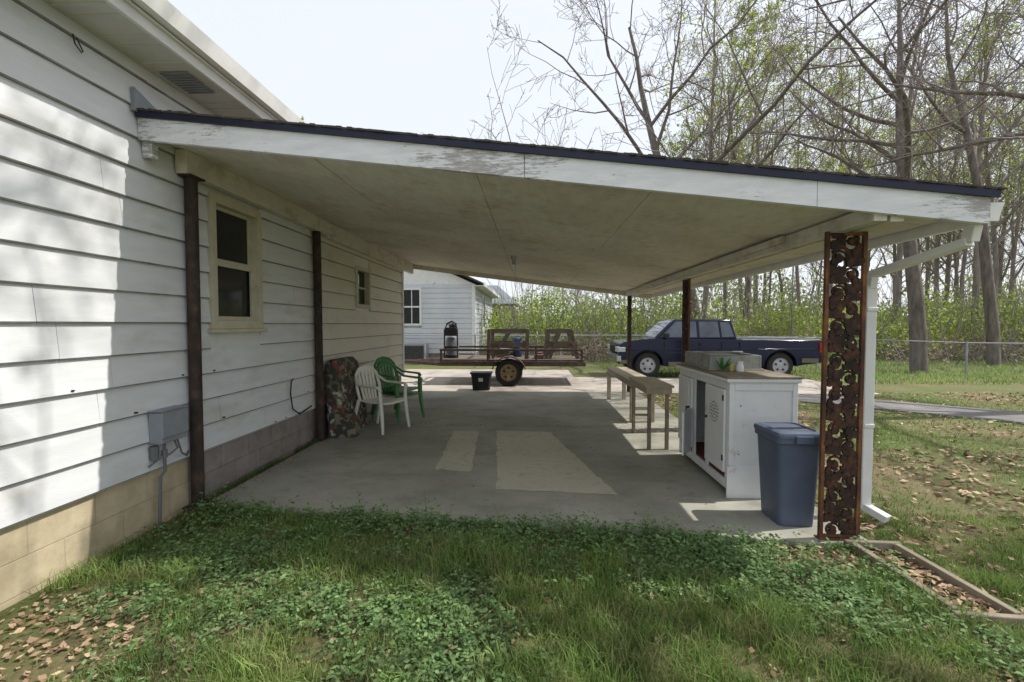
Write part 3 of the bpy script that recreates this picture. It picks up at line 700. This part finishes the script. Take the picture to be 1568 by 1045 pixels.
def sp2(x,z,off=.006):
    k=(z-zb)/(zt-zb); return (OX+x,YFt-.07-.15*k+off,z+G)
m=M()
for fn in (sp,sp2):
    for poly in ([(1.2,1.15),(2.22,1.15),(2.22,1.59),(1.66,1.59)],[(2.3,1.15),(2.85,1.15),(2.82,1.59),(2.3,1.59)],[(2.91,1.15),(3.24,1.17),(3.14,1.57),(2.89,1.58)]):
        m.add([fn(x,z) for x,z in poly],[(0,1,2,3)])
wk=lambda k,y0,o=.008:(OX+B0+(T0-B0)*k-o,y0,zb+(zt-zb)*k+G+o)
m.add([wk(.1,YN+.16),wk(.1,YFt-.16),wk(.9,YFt-.28),wk(.9,YN+.28)],[(0,1,2,3)])
rk=lambda k,y0:(OX+B1+(T1-B1)*k+.008,y0,zb+(zt-zb)*k+G+.002)
m.add([rk(.15,YN+.2),rk(.15,YFt-.2),rk(.85,YFt-.3),rk(.85,YN+.3)],[(0,1,2,3)])
m.obj('windows',glassmat('tinted_truck_glass',(.05,.06,.075),.03),t)
m=M(); wheel(m,OX+.85,YN+.03,.35,.355,.22); wheel(m,OX+4.5,YN+.03,.35,.355,.22); wheel(m,OX+.85,YFt-.03,.35,.355,.22,1); wheel(m,OX+4.5,YFt-.03,.35,.355,.22,1)
m.obj('wheels',[M_tyre,M_alu,M_black],t,smooth=True)
m=M(); 
for cxa in (.85,4.5):
    for y0_,y1_ in ((YN+.24,YN+.5),(YFt-.5,YFt-.24)): m.cyl((OX+cxa,y0_,.36),(OX+cxa,y1_,.36),.41,20)
m.box(OX+3.46,OX+5.52,YN+.12,YFt-.12,1.0735+G,1.0775+G); m.obj('wheel_wells_and_bed_liner',M_black,t)
m=M(); m.box(OX-.03,OX+.1,YN-.02,YFt+.02,.46,.62); m.box(OX+5.64,OX+5.74,YN+.02,YFt-.02,.5,.64); m.obj('bumpers',M_chrome,t,bevel=.02)
m=M(); 
for y0_ in (YN+.03,YFt-.38): m.box(OX-.0,OX+.07,y0_,y0_+.35,.72,.87)
m.box(OX+.02,OX+.22,YN-.006,YN+.1,.73,.86); m.obj('headlights',M_lens,t,bevel=.01)
m=M(); m.box(OX+.02,OX+.06,YN+.42,YFt-.42,.68,.9); 
for k in range(4): m.box(OX-.0,OX+.019,YN+.42,YFt-.42,.7+k*.05,.715+k*.05)
m.obj('grille',M_black,t)
m=M(); m.box(OX+5.53,OX+5.625,YN-.005,YN+.12,.72,.98); m.box(OX+5.53,OX+5.625,YFt-.12,YFt+.005,.72,.98); m.obj('tail_lights',M_red,t,bevel=.008)
m=M(); m.box(OX+1.42,OX+3.9,YN+.0,YN+.06,.335,.45); m.box(OX+5.06,OX+5.5,YN-.003,YN+.05,.44,.56); m.box(OX+.06,OX+.38,YN-.003,YN+.05,.4,.5); m.obj('lower_trim',M_tan,t,bevel=.003)
m=M()
for x,za,zc in ((1.3,.5,1.0),(2.26,.48,1.0),(2.88,.48,1.0),(3.37,.45,1.0)): m.box(OX+x,OX+x+.012,YN-.003,YN+.05,za,zc)
m.box(OX+1.3,OX+2.9,YN-.009,YN+.01,.70,.72); m.box(OX+2.3,OX+2.42,YN-.02,YN+.05,.93,.96); m.obj('door_seams_and_handle',M_black,t)
m=M(); m.box(OX+1.28,OX+1.4,YN-.14,YN+.08,1.12,1.26); m.obj('side_mirror',M_black,t,bevel=.02)
m=M(); m.beam((OX+3.45,YN+.09,1.085+G),(OX+5.55,YN+.09,1.085+G),.07,.03); m.beam((OX+3.45,YFt-.09,1.085+G),(OX+5.55,YFt-.09,1.085+G),.07,.03); m.beam((OX+5.55,YN+.09,1.085+G),(OX+5.55,YFt-.09,1.085+G),.06,.03); m.obj('bed_rail_caps',M_alu,t,bevel=.008)
recentre(t)

# ------------------------------------------------------------------ neighbour houses
h=empty('neighbour_house'); m=M()
NX=-2.3; NY=18
lap(m,lambda u,z,o:(u,NY-o,z),-11,NX,.35,3.1,.2,[(-5.2,-4.4,1.45,2.95),(-9,-8,1.4,2.9)],5)
lap(m,lambda u,z,o:(NX+o,u,z),NY,26,.35,3.1,.2,[(21,21.9,1.4,2.8)],6); m.obj('siding',M_siding2,h)
m=M(); m.box(-11,NX-.003,NY+.08,26,.3,3.1); m.obj('wall_core',M_white,h)
m=M(); m.box(-11,NX-.01,NY-.0,NY+.079,0-.05,.35); m.box(NX-.009,NX+.0,NY+.08,26,-.05,.35); m.obj('foundation',M_block,h)
m=M()
for a,b in ((-5.2,-4.4),(-9,-8)):
    m.box(a,a+.08,NY-.05,NY+.07,1.45,2.95); m.box(b-.08,b,NY-.05,NY+.07,1.45,2.95); m.box(a+.08,b-.08,NY-.05,NY+.07,1.45,1.53); m.box(a+.08,b-.08,NY-.05,NY+.07,2.87,2.95); m.box(a+.08,b-.08,NY-.03,NY+.07,2.17,2.23)
    m.box((a+b)/2-.015,(a+b)/2+.015,NY-.02,NY+.07,1.53,2.17); m.box((a+b)/2-.0151,(a+b)/2+.0149,NY-.02,NY+.07,2.23,2.87)
m.box(NX-.02,NX+.04,21,21.08,1.4,2.8); m.box(NX-.02,NX+.04,21.82,21.9,1.4,2.8); m.box(NX-.09,NX+.045,NY-.03,NY+.1,.35,3.1); m.obj('window_frames',M_white,h)
m=M(); m.box(-5.12,-4.48,NY+.0,NY+.02,1.5,2.9); m.box(-8.92,-8.08,NY+.0,NY+.02,1.5,2.9); m.box(NX-.002,NX+.01,21.08,21.82,1.4,2.8); m.obj('window_glass',M_glass,h)
m=M(); xc=-6.7
for s in (-1,1):
    e0=xc+s*(4.4+.4)
    m.hexa([(e0,NY-.3,3.05),(e0,26.3,3.05),(xc,26.3,5.2),(xc,NY-.3,5.2),(e0,NY-.3,3.12),(e0,26.3,3.12),(xc,26.3,5.28),(xc,NY-.3,5.28)])
m.obj('roof',M_shingle,h)
m=M(); m.add([(-11,NY,3.1),(NX,NY,3.1),(xc,NY,5.1)],[(0,1,2)]); m.box(xc+4.8,xc+4.83,NY-.3,26.3,3.0,3.14); m.box(xc+4.4,xc+4.8,NY-.3,26.3,3.0,3.02); m.obj('gable_and_fascia',M_white,h)
m=M(); m.box(-5.0,-4.1,17.2,17.85,-.03,.75); m.box(-4.96,-4.14,17.19,17.2,.05,.68,1); m.obj('air_conditioner',[M_grey,M_black],h,bevel=.02)
recentre(h)
h=empty('distant_grey_house'); m=M(); m.box(-4.5,-1.4,30,36,0,2.9); m.obj('walls',plain('tan_siding',(.45,.42,.36),.7),h)
m=M(); m.hexa([(-4.8,29.6,2.85),(-.9,29.6,2.85),(-.9,36.4,2.85),(-4.8,36.4,2.85),(-3.4,31.5,4.2),(-2.4,31.5,4.2),(-2.4,34.5,4.2),(-3.4,34.5,4.2)]); m.obj('roof',plain('grey_roof',(.2,.22,.25),.8),h)
m=M(); m.box(-3.2,-2.3,29.97,29.999,1.2,2.3); m.obj('window',M_glass,h); recentre(h)

# ------------------------------------------------------------------ chain link fence
h=empty('chain_link_fence'); path=[(-8,15.9),(-2,15.9),(4,16),(9.5,15.6),(13,14.2),(18,12.6),(26,10.5)]
posts=M(); rails=M(); wires=M()
def fh(x): return 1.12 if x<8 else (1.12-.17*min(1,(x-8)/4))
for (xa,ya_),(xb,yb_) in zip(path[:-1],path[1:]):
    L=math.hypot(xb-xa,yb_-ya_); n=max(1,round(L/2.6))
    P_=lambda q,z:(xa+(xb-xa)*q/L,ya_+(yb_-ya_)*q/L,z)
    for k in range(n): 
        q=L*k/n; posts.cyl(P_(q,-.04),P_(q,fh(P_(q,0)[0])+.04),.028,8)
    rails.cyl(P_(0,fh(xa)),P_(L,fh(xb)),.019,6)
    q=-1.
    hh=(fh(xa)+fh(xb))/2
    while q<L:
        for s in (0,1):
            for part in range(4):
                pa,pb=q+hh*part/4,q+hh*(part+1)/4
                lo=max(0,pa); hi=min(L,pb)
                if hi-lo<.02: continue
                z1_,z2_=((lo-q),(hi-q)) if s==0 else (hh-(lo-q),hh-(hi-q))
                a=Vector(P_(lo,z1_)); b=Vector(P_(hi,z2_)); up=Vector((0,0,.0022))
                wires.add([a-up,b-up,b+up,a+up],[(0,1,2,3)])
        q+=.085
posts.obj('posts',M_alu,h); rails.obj('top_rail',M_alu,h); wires.obj('wire_mesh',M_alu,h,fixn=False)
recentre(h)
m=M(); m.tube([(14.2,25.6,-.03),(14.2,25.6,2),(14.2,25.6,4.7)],[.06,.05,.035],8); m.obj('utility_pole',M_alu,smooth=True)

# ------------------------------------------------------------------ planter edging
e=empty('timber_edging'); m=M()
m.beam((2.17,3.12,.0),(2.21,2.42,-.005),.04,.06); m.beam((2.45,3.12,.0),(2.5,2.4,-.01),.04,.06); m.beam((2.17,2.39,-.005),(2.53,2.37,-.01),.035,.055)
m.beam((2.14,3.16,.0),(2.5,3.15,.0),.035,.05); m.obj('boards',M_wood,e,bevel=.006); recentre(e)

# ------------------------------------------------------------------ trees
def gen_tree(seed,height,r0,levels=4,kids=(11,6,5,4),lenf=(.5,.5,.5,.5),up=.12,ang=(35,65),first=.3,lean=(0,0),wob=.16,rmin=.006,tw=.45):
    rd=random.Random(seed); chains=[]; tips=[]
    def branch(p,d,L,r,lev):
        n=(12,8,6,5,4)[min(lev,4)]; pts=[p.copy()]; rs=[r]; dd=d.copy()
        for i in range(1,n):
            dd=dd+Vector((rd.gauss(0,1),rd.gauss(0,1),rd.gauss(0,.7)))*wob*(1 if lev else tw)+Vector((0,0,up if lev else .05))
            dd.normalize(); pts.append(pts[-1]+dd*L/(n-1)); tt=i/(n-1)
            rs.append(max(rmin,r*(1-.78*tt) if lev else r*(1-.8*tt**1.1)))
        chains.append((n,lev,pts,rs))
        if lev>=levels: tips.extend(pts[1:]); return
        k=kids[lev]; k=max(2,int(k*rd.uniform(.8,1.25)))
        for c in range(k):
            tt=(first if lev==0 else .22)+(1-(first if lev==0 else .22))*(c+rd.random())/k
            tt=min(.99,tt); fi=tt*(n-1); i=int(fi); fr=fi-i
            q=pts[i].lerp(pts[min(i+1,n-1)],fr); rr=rs[i]*(1-fr)+rs[min(i+1,n-1)]*fr
            ax=(pts[min(i+1,n-1)]-pts[max(i-1,0)]).normalized()
            perp=ax.cross(Vector((rd.gauss(0,1),rd.gauss(0,1),rd.gauss(0,1)))).normalized()
            a=R(rd.uniform(*ang)); nd=(ax*math.cos(a)+perp*math.sin(a)).normalized()
            branch(q,nd,L*lenf[lev]*rd.uniform(.7,1.25)*(1.15-.55*tt),max(rmin,rr*rd.uniform(.45,.68)),lev+1)
    branch(Vector((0,0,-.1)),Vector((lean[0],lean[1],1)).normalized(),height,r0,0)
    return chains,tips
def tree_arrays(chains):
    groups={}
    for n,lev,p,r in chains:
        k=10 if lev==0 else (6 if lev==1 else (4 if lev==2 else 3)); groups.setdefault((n,k),[]).append((p,r))
    VV=[];FF=[];MI=[];off=0
    for (n,k),L in groups.items():
        P=np.array([[tuple(q) for q in p] for p,r in L]); Rr=np.array([r for p,r in L])
        T=np.empty_like(P); T[:,1:-1]=P[:,2:]-P[:,:-2]; T[:,0]=P[:,1]-P[:,0]; T[:,-1]=P[:,-1]-P[:,-2]
        T/=np.linalg.norm(T,axis=2,keepdims=True)+1e-9
        ref=np.where(np.abs(T[:,:1,2:3])>.8,np.array([[[1.,0,0]]]),np.array([[[0,0,1.]]])); ref=np.broadcast_to(ref,T.shape)
        U=np.cross(T,ref); U/=np.linalg.norm(U,axis=2,keepdims=True)+1e-9; Wv=np.cross(T,U)
        a=2*np.pi*np.arange(k)/k
        V=P[:,:,None,:]+Rr[:,:,None,None]*(U[:,:,None,:]*np.cos(a)[None,None,:,None]+Wv[:,:,None,:]*np.sin(a)[None,None,:,None])
        C=len(L); base=(np.arange(C)*n*k)[:,None,None]+(np.arange(n-1)*k)[None,:,None]; j=np.arange(k)[None,None,:]
        j2=(j+1)%k
        F=np.stack([base+j,base+j2,base+k+j2,base+k+j],-1).reshape(-1,4)+off
        VV.append(V.reshape(-1,3)); FF.append(F); MI.append(np.full(len(F),0 if k>=6 else 1)); off+=C*n*k
    return np.concatenate(VV),np.concatenate(FF),np.concatenate(MI)
def leaf_quads(centres,size,cols,jit,rg,flat=False):
    n=len(centres); c=np.asarray(centres)+rg.normal(0,jit,(n,3))
    a=rg.normal(size=(n,3)); 
    if flat: a[:,2]*=.25
    a/=np.linalg.norm(a,axis=1,keepdims=True)
    b=rg.normal(size=(n,3)); 
    if flat: b[:,2]*=.25
    b-=a*(a*b).sum(1,keepdims=True); b/=np.linalg.norm(b,axis=1,keepdims=True)
    s=rg.uniform(.6,1.3,(n,1))*size
    V=np.stack([c-a*s,c-b*s*.55,c+a*s,c+b*s*.55],1).reshape(-1,3)
    F=np.arange(n*4).reshape(n,4)
    ci=rg.random((n,1)); col=np.array(cols[0])*(1-ci)+np.array(cols[1])*ci; col=col*rg.uniform(.65,1.25,(n,1))
    return V,F,np.repeat(col,4,axis=0)
YG=((.3,.38,.08),(.5,.56,.16)); PUR=((.24,.16,.14),(.32,.23,.2))
def make_tree(name,loc,seed,leafn=0,lcol=YG,lsize=.05,rotz=0,**kw):
    ch,tp=gen_tree(seed,**kw); V,F,MI=tree_arrays(ch)
    e=empty(name,loc); e.rotation_euler[2]=rotz
    o=np_mesh(name+'_branches',V,F,[M_bark,M_barkp],mi=MI,parent=e,smooth=True)
    l=None
    if leafn:
        rg=np.random.default_rng(seed); T_=np.array([tuple(q) for q in tp]); T_=T_[rg.integers(0,len(T_),leafn)]
        v,f,c=leaf_quads(T_,lsize,lcol,.07,rg); l=np_mesh(name+'_leaves',v,f,M_leaf,col=c,parent=e)
    return e,o,l
make_tree('bare_tree',(7.6,20.5,0),11,height=16,r0=.3,levels=4,kids=(13,7,5,5),lenf=(.66,.55,.5,.5),up=.05,ang=(35,70),first=.22,lean=(-.14,0),rmin=.009,leafn=600,lsize=.05)
make_tree('bare_tree',(12.3,15.0,0),12,height=13,r0=.24,levels=4,kids=(12,6,5,5),lenf=(.5,.55,.5,.5),up=.05,ang=(35,75),first=.33,rmin=.008,tw=.2,leafn=3000,lcol=PUR,lsize=.03)
make_tree('bare_tree',(17,17.5,0),13,height=15,r0=.2,levels=4,kids=(12,6,5,4),lenf=(.42,.5,.5,.5),up=.08,first=.35,rmin=.009,tw=.25,leafn=2000,lcol=PUR,lsize=.035)
make_tree('bare_tree',(12.6,8.6,0),14,height=11.5,r0=.26,levels=4,kids=(14,8,6,6),lenf=(.66,.55,.5,.5),up=-.035,ang=(40,80),first=.35,rmin=.0055,lean=(-.1,.05),leafn=6000,lcol=PUR,lsize=.018)
make_tree('budding_tree',(11.5,25,0),15,height=14,r0=.18,levels=4,kids=(12,6,5,4),lenf=(.5,.5,.5,.5),up=.1,first=.25,rmin=.009,leafn=15000,lsize=.055)
make_tree('shade_tree',(7.8,1.9,0),16,height=14,r0=.24,levels=3,kids=(12,6,5),lenf=(.5,.55,.55),up=.05,first=.42,rmin=.011,lean=(-.06,.03),leafn=1500,lsize=.06)
make_tree('budding_tree',(-20.5,38,0),17,height=19.5,r0=.3,levels=3,kids=(20,10,7),lenf=(.3,.5,.5),up=.05,first=.45,rmin=.012,leafn=22000,lsize=.11)
# forest
FO=empty('distant_forest'); tmpl=[]
for i in range(5):
    ch,tp=gen_tree(40+i,height=15+i,r0=.12+.025*(i%3),levels=3,kids=(14,7,5),lenf=(.3,.5,.55),up=.12,ang=(28,62),first=.28,rmin=.0105,lean=(random.uniform(-.05,.05),0),wob=.2,tw=.2)
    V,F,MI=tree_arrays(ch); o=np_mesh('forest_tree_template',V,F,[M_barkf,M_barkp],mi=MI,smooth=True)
    rg=np.random.default_rng(i); T_=np.array([tuple(q) for q in tp]); T_=T_[rg.integers(0,len(T_),[300,1400,3800,100,600][i])]
    v,f,c=leaf_quads(T_,.075,YG,.15,rg); l=np_mesh('forest_leaves_template',v,f,M_leaf,col=c)
    tmpl.append((o.data,l.data)); bpy.data.objects.remove(o); bpy.data.objects.remove(l)
rd=random.Random(5); k=0
for i in range(66):
    y=rd.uniform(22,50); x=rd.uniform(.27*y+1,y*1.3+3)
    if i>57: x=rd.uniform(-.02*y,.3*y); y=rd.uniform(40,55)
    a,b=tmpl[rd.randrange(5)]; s=rd.uniform(.75,1.2)*(.55 if i>57 else 1); rz=rd.uniform(0,6.28)
    for dt,nm in ((a,'forest_tree_'),(b,'forest_leaves_')):
        o=bpy.data.objects.new(nm+str(k),dt); COL.objects.link(o); o.parent=FO; o.location=(x,y,0); o.rotation_euler[2]=rz; o.scale=(s,s,s)
    k+=1
rg=np.random.default_rng(3)
def bushes(name,n,xf,yr,hr,lpc,size,cols,rad):
    Cn=[];
    for i in range(n):
        y=rg.uniform(*yr); x=xf(y,rg.random()); hgt=rg.uniform(*hr)
        q=rg.normal(size=(lpc,3)); q/=np.linalg.norm(q,axis=1,keepdims=True); q*=rg.uniform(.35,1,(lpc,1))**.6
        r_=rg.uniform(*rad); q[:,0]*=r_; q[:,1]*=r_; q[:,2]=(q[:,2]*.5+.5)*hgt
        Cn.append(q+np.array([x,y,0]))
    Cn=np.concatenate(Cn); v,f,c=leaf_quads(Cn,size,cols,.12,rg)
    return np_mesh(name,v,f,M_leaf,col=c)
bushes('undergrowth_bushes',200,lambda y,u:-2.5+u*(34+2.5),(19.5,27),(1.0,3.6),360,.08,((.28,.38,.07),(.5,.58,.17)),(.7,1.6))
bushes('brown_brush',90,lambda y,u:-1+u*(34),(17.5,23),(.4,1.5),200,.06,((.24,.175,.12),(.42,.33,.25)),(.5,1.2))
bushes('far_shrub_mass',110,lambda y,u:-4+u*60,(33,42),(2,6.5),320,.15,((.32,.38,.15),(.5,.55,.25)),(1.4,2.8))
def saplings():
    ch=[]
    r2=random.Random(9)
    for i in range(1300):
        y=r2.uniform(18.0,27); x=r2.uniform(-1.5,34); hgt=r2.uniform(1,5.2); p=Vector((x,y,0)); pts=[p]; d=Vector((r2.gauss(0,.25),r2.gauss(0,.25),1))
        for q in range(4): d=d+Vector((r2.gauss(0,.15),r2.gauss(0,.15),0)); pts.append(pts[-1]+d.normalized()*hgt/4)
        ch.append((5,3,pts,[.018,.015,.012,.01,.006]))
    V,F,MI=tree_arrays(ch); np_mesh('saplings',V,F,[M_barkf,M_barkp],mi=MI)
saplings()

# ------------------------------------------------------------------ grass
def fbm(x,y,s,o=0): return noise.noise(Vector((x*s+o,y*s-o,o*.37)))
def on_hard(x,y):
    if -2.76<x<2.36 and y>ys(x)-.0: return True
    if x<-2.84: return y<9.8
    if -4.2<x<7.6 and 10.15<y<13.1: return True
    if -4.2<x<1.2 and 10.15<y<15.2: return True
    if 2.2<x<2.47 and 2.42<y<3.12: return True
    dx,dy=9.9,-8.2; L=math.hypot(dx,dy); u=((x-4.9)*dx+(y-9.5)*dy)/L; v=(-(x-4.9)*dy+(y-9.5)*dx)/L
    if u>-.2 and 0<v<1.25: return True
    return False
def blades(name,pts,hts,wid,cols,seed,bend=.5):
    rg=np.random.default_rng(seed); n=len(pts); P=np.zeros((n,3)); P[:,:2]=pts; P[:,2]=-.04
    h_=np.asarray(hts)[:,None]*rg.uniform(.5,1.4,(n,1)); a=rg.uniform(0,2*np.pi,n); D=np.stack([np.cos(a),np.sin(a),np.zeros(n)],1)
    b=rg.uniform(0,2*np.pi,n); Wd=np.stack([np.cos(b),np.sin(b),np.zeros(n)],1)*wid*rg.uniform(.6,1.3,(n,1))
    be=rg.uniform(.1,1,(n,1))*bend; Z=np.array([[0,0,1.]])
    mid=P+Z*h_*.55+D*h_*be*.3; tip=P+Z*h_*(1-.25*be)+D*h_*be
    V=np.stack([P-Wd,P+Wd,mid+Wd*.8,mid-Wd*.8,tip],1).reshape(-1,3)
    o=np.arange(n)[:,None]*5; F=np.concatenate([o+np.array([[0,1,2]]),o+np.array([[0,2,3]]),o+np.array([[3,2,4]])])
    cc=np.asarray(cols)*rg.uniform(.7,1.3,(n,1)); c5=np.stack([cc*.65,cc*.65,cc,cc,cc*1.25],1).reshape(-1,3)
    return V,F,c5
def scatter(n,xr,yr,dens,seed):
    r3=random.Random(seed); out=[]
    for i in range(n):
        x=r3.uniform(*xr); y=r3.uniform(*yr)
        if on_hard(x,y): continue
        if r3.random()<dens(x,y): out.append((x,y))
    return out
def soil(x,y):
    v=math.exp(-(((x-1.95)/.42)**2+((y-2.98)/.17)**2)*1.0)
    if x<-1.8 and y<2.45: v+=min(1,(2.45-y)*3)*min(1,(-1.8-x)*3)
    return min(1,v)
def bare(x,y):
    v=.55+1.0*fbm(x,y,1.6,3)+.8*fbm(x,y,4.5,8)
    v-=soil(x,y)*1.1
    return max(0.03,min(1,v*1.6))
def gcol(pts):
    c=[]
    for x,y in pts:
        t=.5+fbm(x,y,2.2,1); u=fbm(x,y,9,4)
        dry=max(0,min(1,.3+u*1.4))
        g=np.array((.13,.225,.055))*(1-t)+np.array((.23,.34,.09))*t
        c.append(g*(1-dry*.5)+np.array((.38,.34,.18))*dry*.5)
    return c
pts=scatter(150000,(-2.8,4.2),(.8,3.75),lambda x,y:bare(x,y),1)
hts=[(.05+.085*max(0,.5+fbm(x,y,1.8,6)))*(.65 if y>ys(x)-.35 else 1)*(.5+.5*bare(x,y)) for x,y in pts]
A=blades('g',pts,hts,.0023,gcol(pts),1,.95)
pts=scatter(80000,(2.36,13),(1,10.5),lambda x,y:max(.08,min(1,.45+1.2*fbm(x,y,.9,2)))*(1. if y<7 else .7),2)
B=blades('g',pts,[.055+.03*fbm(x,y,1,5) for x,y in pts],.004,gcol(pts),2,.9)
pts=scatter(50000,(-2.5,30),(12,22),lambda x,y:.8,3)
Cg=blades('g',pts,[.12]*len(pts),.011,[np.array(q)*1.25 for q in gcol(pts)],3,.9)
pts=[( -2.79+abs(random.gauss(0,.03)),random.uniform(3.6,6.6)) for _ in range(2200)]; pts=[q for q in pts if fbm(q[0],q[1],3,1)>-.1]
Dg=blades('g',[(x,y) for x,y in pts],[.075]*len(pts),.003,[(.1,.17,.045)]*len(pts),4,.8)
off=0;VV=[];FF=[];CC=[]
for V,F,c in (A,B,Cg,Dg): VV.append(V);FF.append(F+off);CC.append(c);off+=len(V)
np_mesh('lawn_grass',np.concatenate(VV),np.concatenate(FF),M_grass,col=np.concatenate(CC))
def weeds():
    r4=random.Random(21); Cn=[];stem=[];sh=[]
    def dens(x,y):
        e_=ys(x)-y if x<2.4 else 2
        base=math.exp(-(e_/.45)**2)*1.1*(1-.75*max(0,min(1,(x-.9)/1.0))) if e_>.0 else 0
        return max(base*(.6+fbm(x,y,2,1)),.8*max(0,fbm(x,y,1.3,9)+.05)*1.9,.9*max(0,1-((x+2.0)**2/.5+(y-2.85)**2/.12)))*(1-soil(x,y))
    P=scatter(18000,(-2.8,2.3),(.9,3.8),dens,22)
    for x,y in P:
        e_=max(0,ys(x)-y); hh=(.065+.06*math.exp(-((e_-.15)/.35)**2)*max(.2,.8+1.2*fbm(x,y,3,3)))*r4.uniform(.5,1.25)*(1 if r4.random()<.93 else 1.6)
        stem.append((x,y)); sh.append(hh)
        for j in range(r4.randint(7,11)):
            t=r4.uniform(.35,1.); Cn.append((x+r4.gauss(0,.022),y+r4.gauss(0,.022),-.035+hh*t))
    rg=np.random.default_rng(4); v,f,c=leaf_quads(np.array(Cn),.0145,((.12,.22,.075),(.27,.39,.17)),.004,rg,True)
    np_mesh('clover_weeds',v,f,M_grass,col=c)
    V,F,c=blades('s',stem,sh,.0015,[(.14,.22,.07)]*len(stem),5,.3); np_mesh('weed_stems',V,F,M_grass,col=c)
weeds()
P1=scatter(6500,(-2.8,4.5),(.8,3.7),lambda x,y:max(.03,.9-bare(x,y)*1.0),31); P2=scatter(19000,(2.4,13),(2,10.5),lambda x,y:max(.08,min(1,.38-1.3*fbm(x,y,.9,2))),32)
P1+=[(random.uniform(-2.75,-1.85),random.uniform(1.8,2.4)) for _ in range(260)]+[(random.gauss(1.95,.3),random.gauss(2.97,.1)) for _ in range(260)]
P3=[(2.22+.24*random.random(),2.44+.66*random.random()) for _ in range(220)]
P4=[(random.uniform(-2.7,2.3),random.uniform(3.7,10)) for _ in range(90)]+[(-2.72+abs(random.gauss(0,.07)),random.uniform(3.6,9)) for _ in range(420)]+[(random.uniform(-2.6,2.3),random.gauss(6.66,.02)) for _ in range(260)]+[(random.uniform(1.2,1.9),random.uniform(6.2,7.4)) for _ in range(60)]
def dl(P,z,size,seed):
    rg=np.random.default_rng(seed); return leaf_quads(np.array([(x,y,z) for x,y in P]),size,((.2,.12,.065),(.5,.37,.25)),.004,rg,True)
P1=[q for q in P1 if not on_hard(*q)]
off=0;VV=[];FF=[];CC=[]
for V,F,c in (dl(P1,-.016,.02,1),dl(P2,-.012,.032,2),dl(P3,-.01,.026,3),dl(P4,.012,.012,4)): VV.append(V);FF.append(F+off);CC.append(c);off+=len(V)
np_mesh('dead_leaf_litter',np.concatenate(VV),np.concatenate(FF),M_dead,col=np.concatenate(CC))

# ------------------------------------------------------------------ light, sky, camera
Lv=Vector((1,.14,1.36)).normalized()
sd=bpy.data.lights.new('sun','SUN'); sd.energy=5.0; sd.angle=R(.5); sd.color=(1,.96,.89)
so=bpy.data.objects.new('sun',sd); COL.objects.link(so); so.rotation_euler=(-Lv).to_track_quat('-Z','Y').to_euler(); so.location=(10,2,20)
wd=bpy.data.worlds.new('World'); scene.world=wd; wd.use_nodes=True; nt=wd.node_tree
bg=nt.nodes['Background']; sk=nt.nodes.new('ShaderNodeTexSky'); sk.sky_type='NISHITA'; sk.sun_disc=False
sk.sun_elevation=math.asin(Lv.z); sk.sun_rotation=math.atan2(Lv.x,Lv.y); sk.dust_density=3.0; sk.air_density=1.0; sk.ozone_density=1.0
# bright thin haze over the clear-sky model
hz=mixc(nt,.8,sk.outputs[0],(7.1,7.4,7.85))
nt.links.new(hz,bg.inputs[0]); bg.inputs[1].default_value=.15
cd=bpy.data.cameras.new('camera'); cd.sensor_width=36; cd.lens=16.0; cd.clip_end=500; cd.clip_start=.05
co=bpy.data.objects.new('camera',cd); COL.objects.link(co); co.location=(0,0,1.5); co.rotation_euler=(R(90-2.09),0,R(2.54))
scene.camera=co
scene.view_settings.view_transform='Standard'; scene.view_settings.look='None'; scene.view_settings.exposure=0
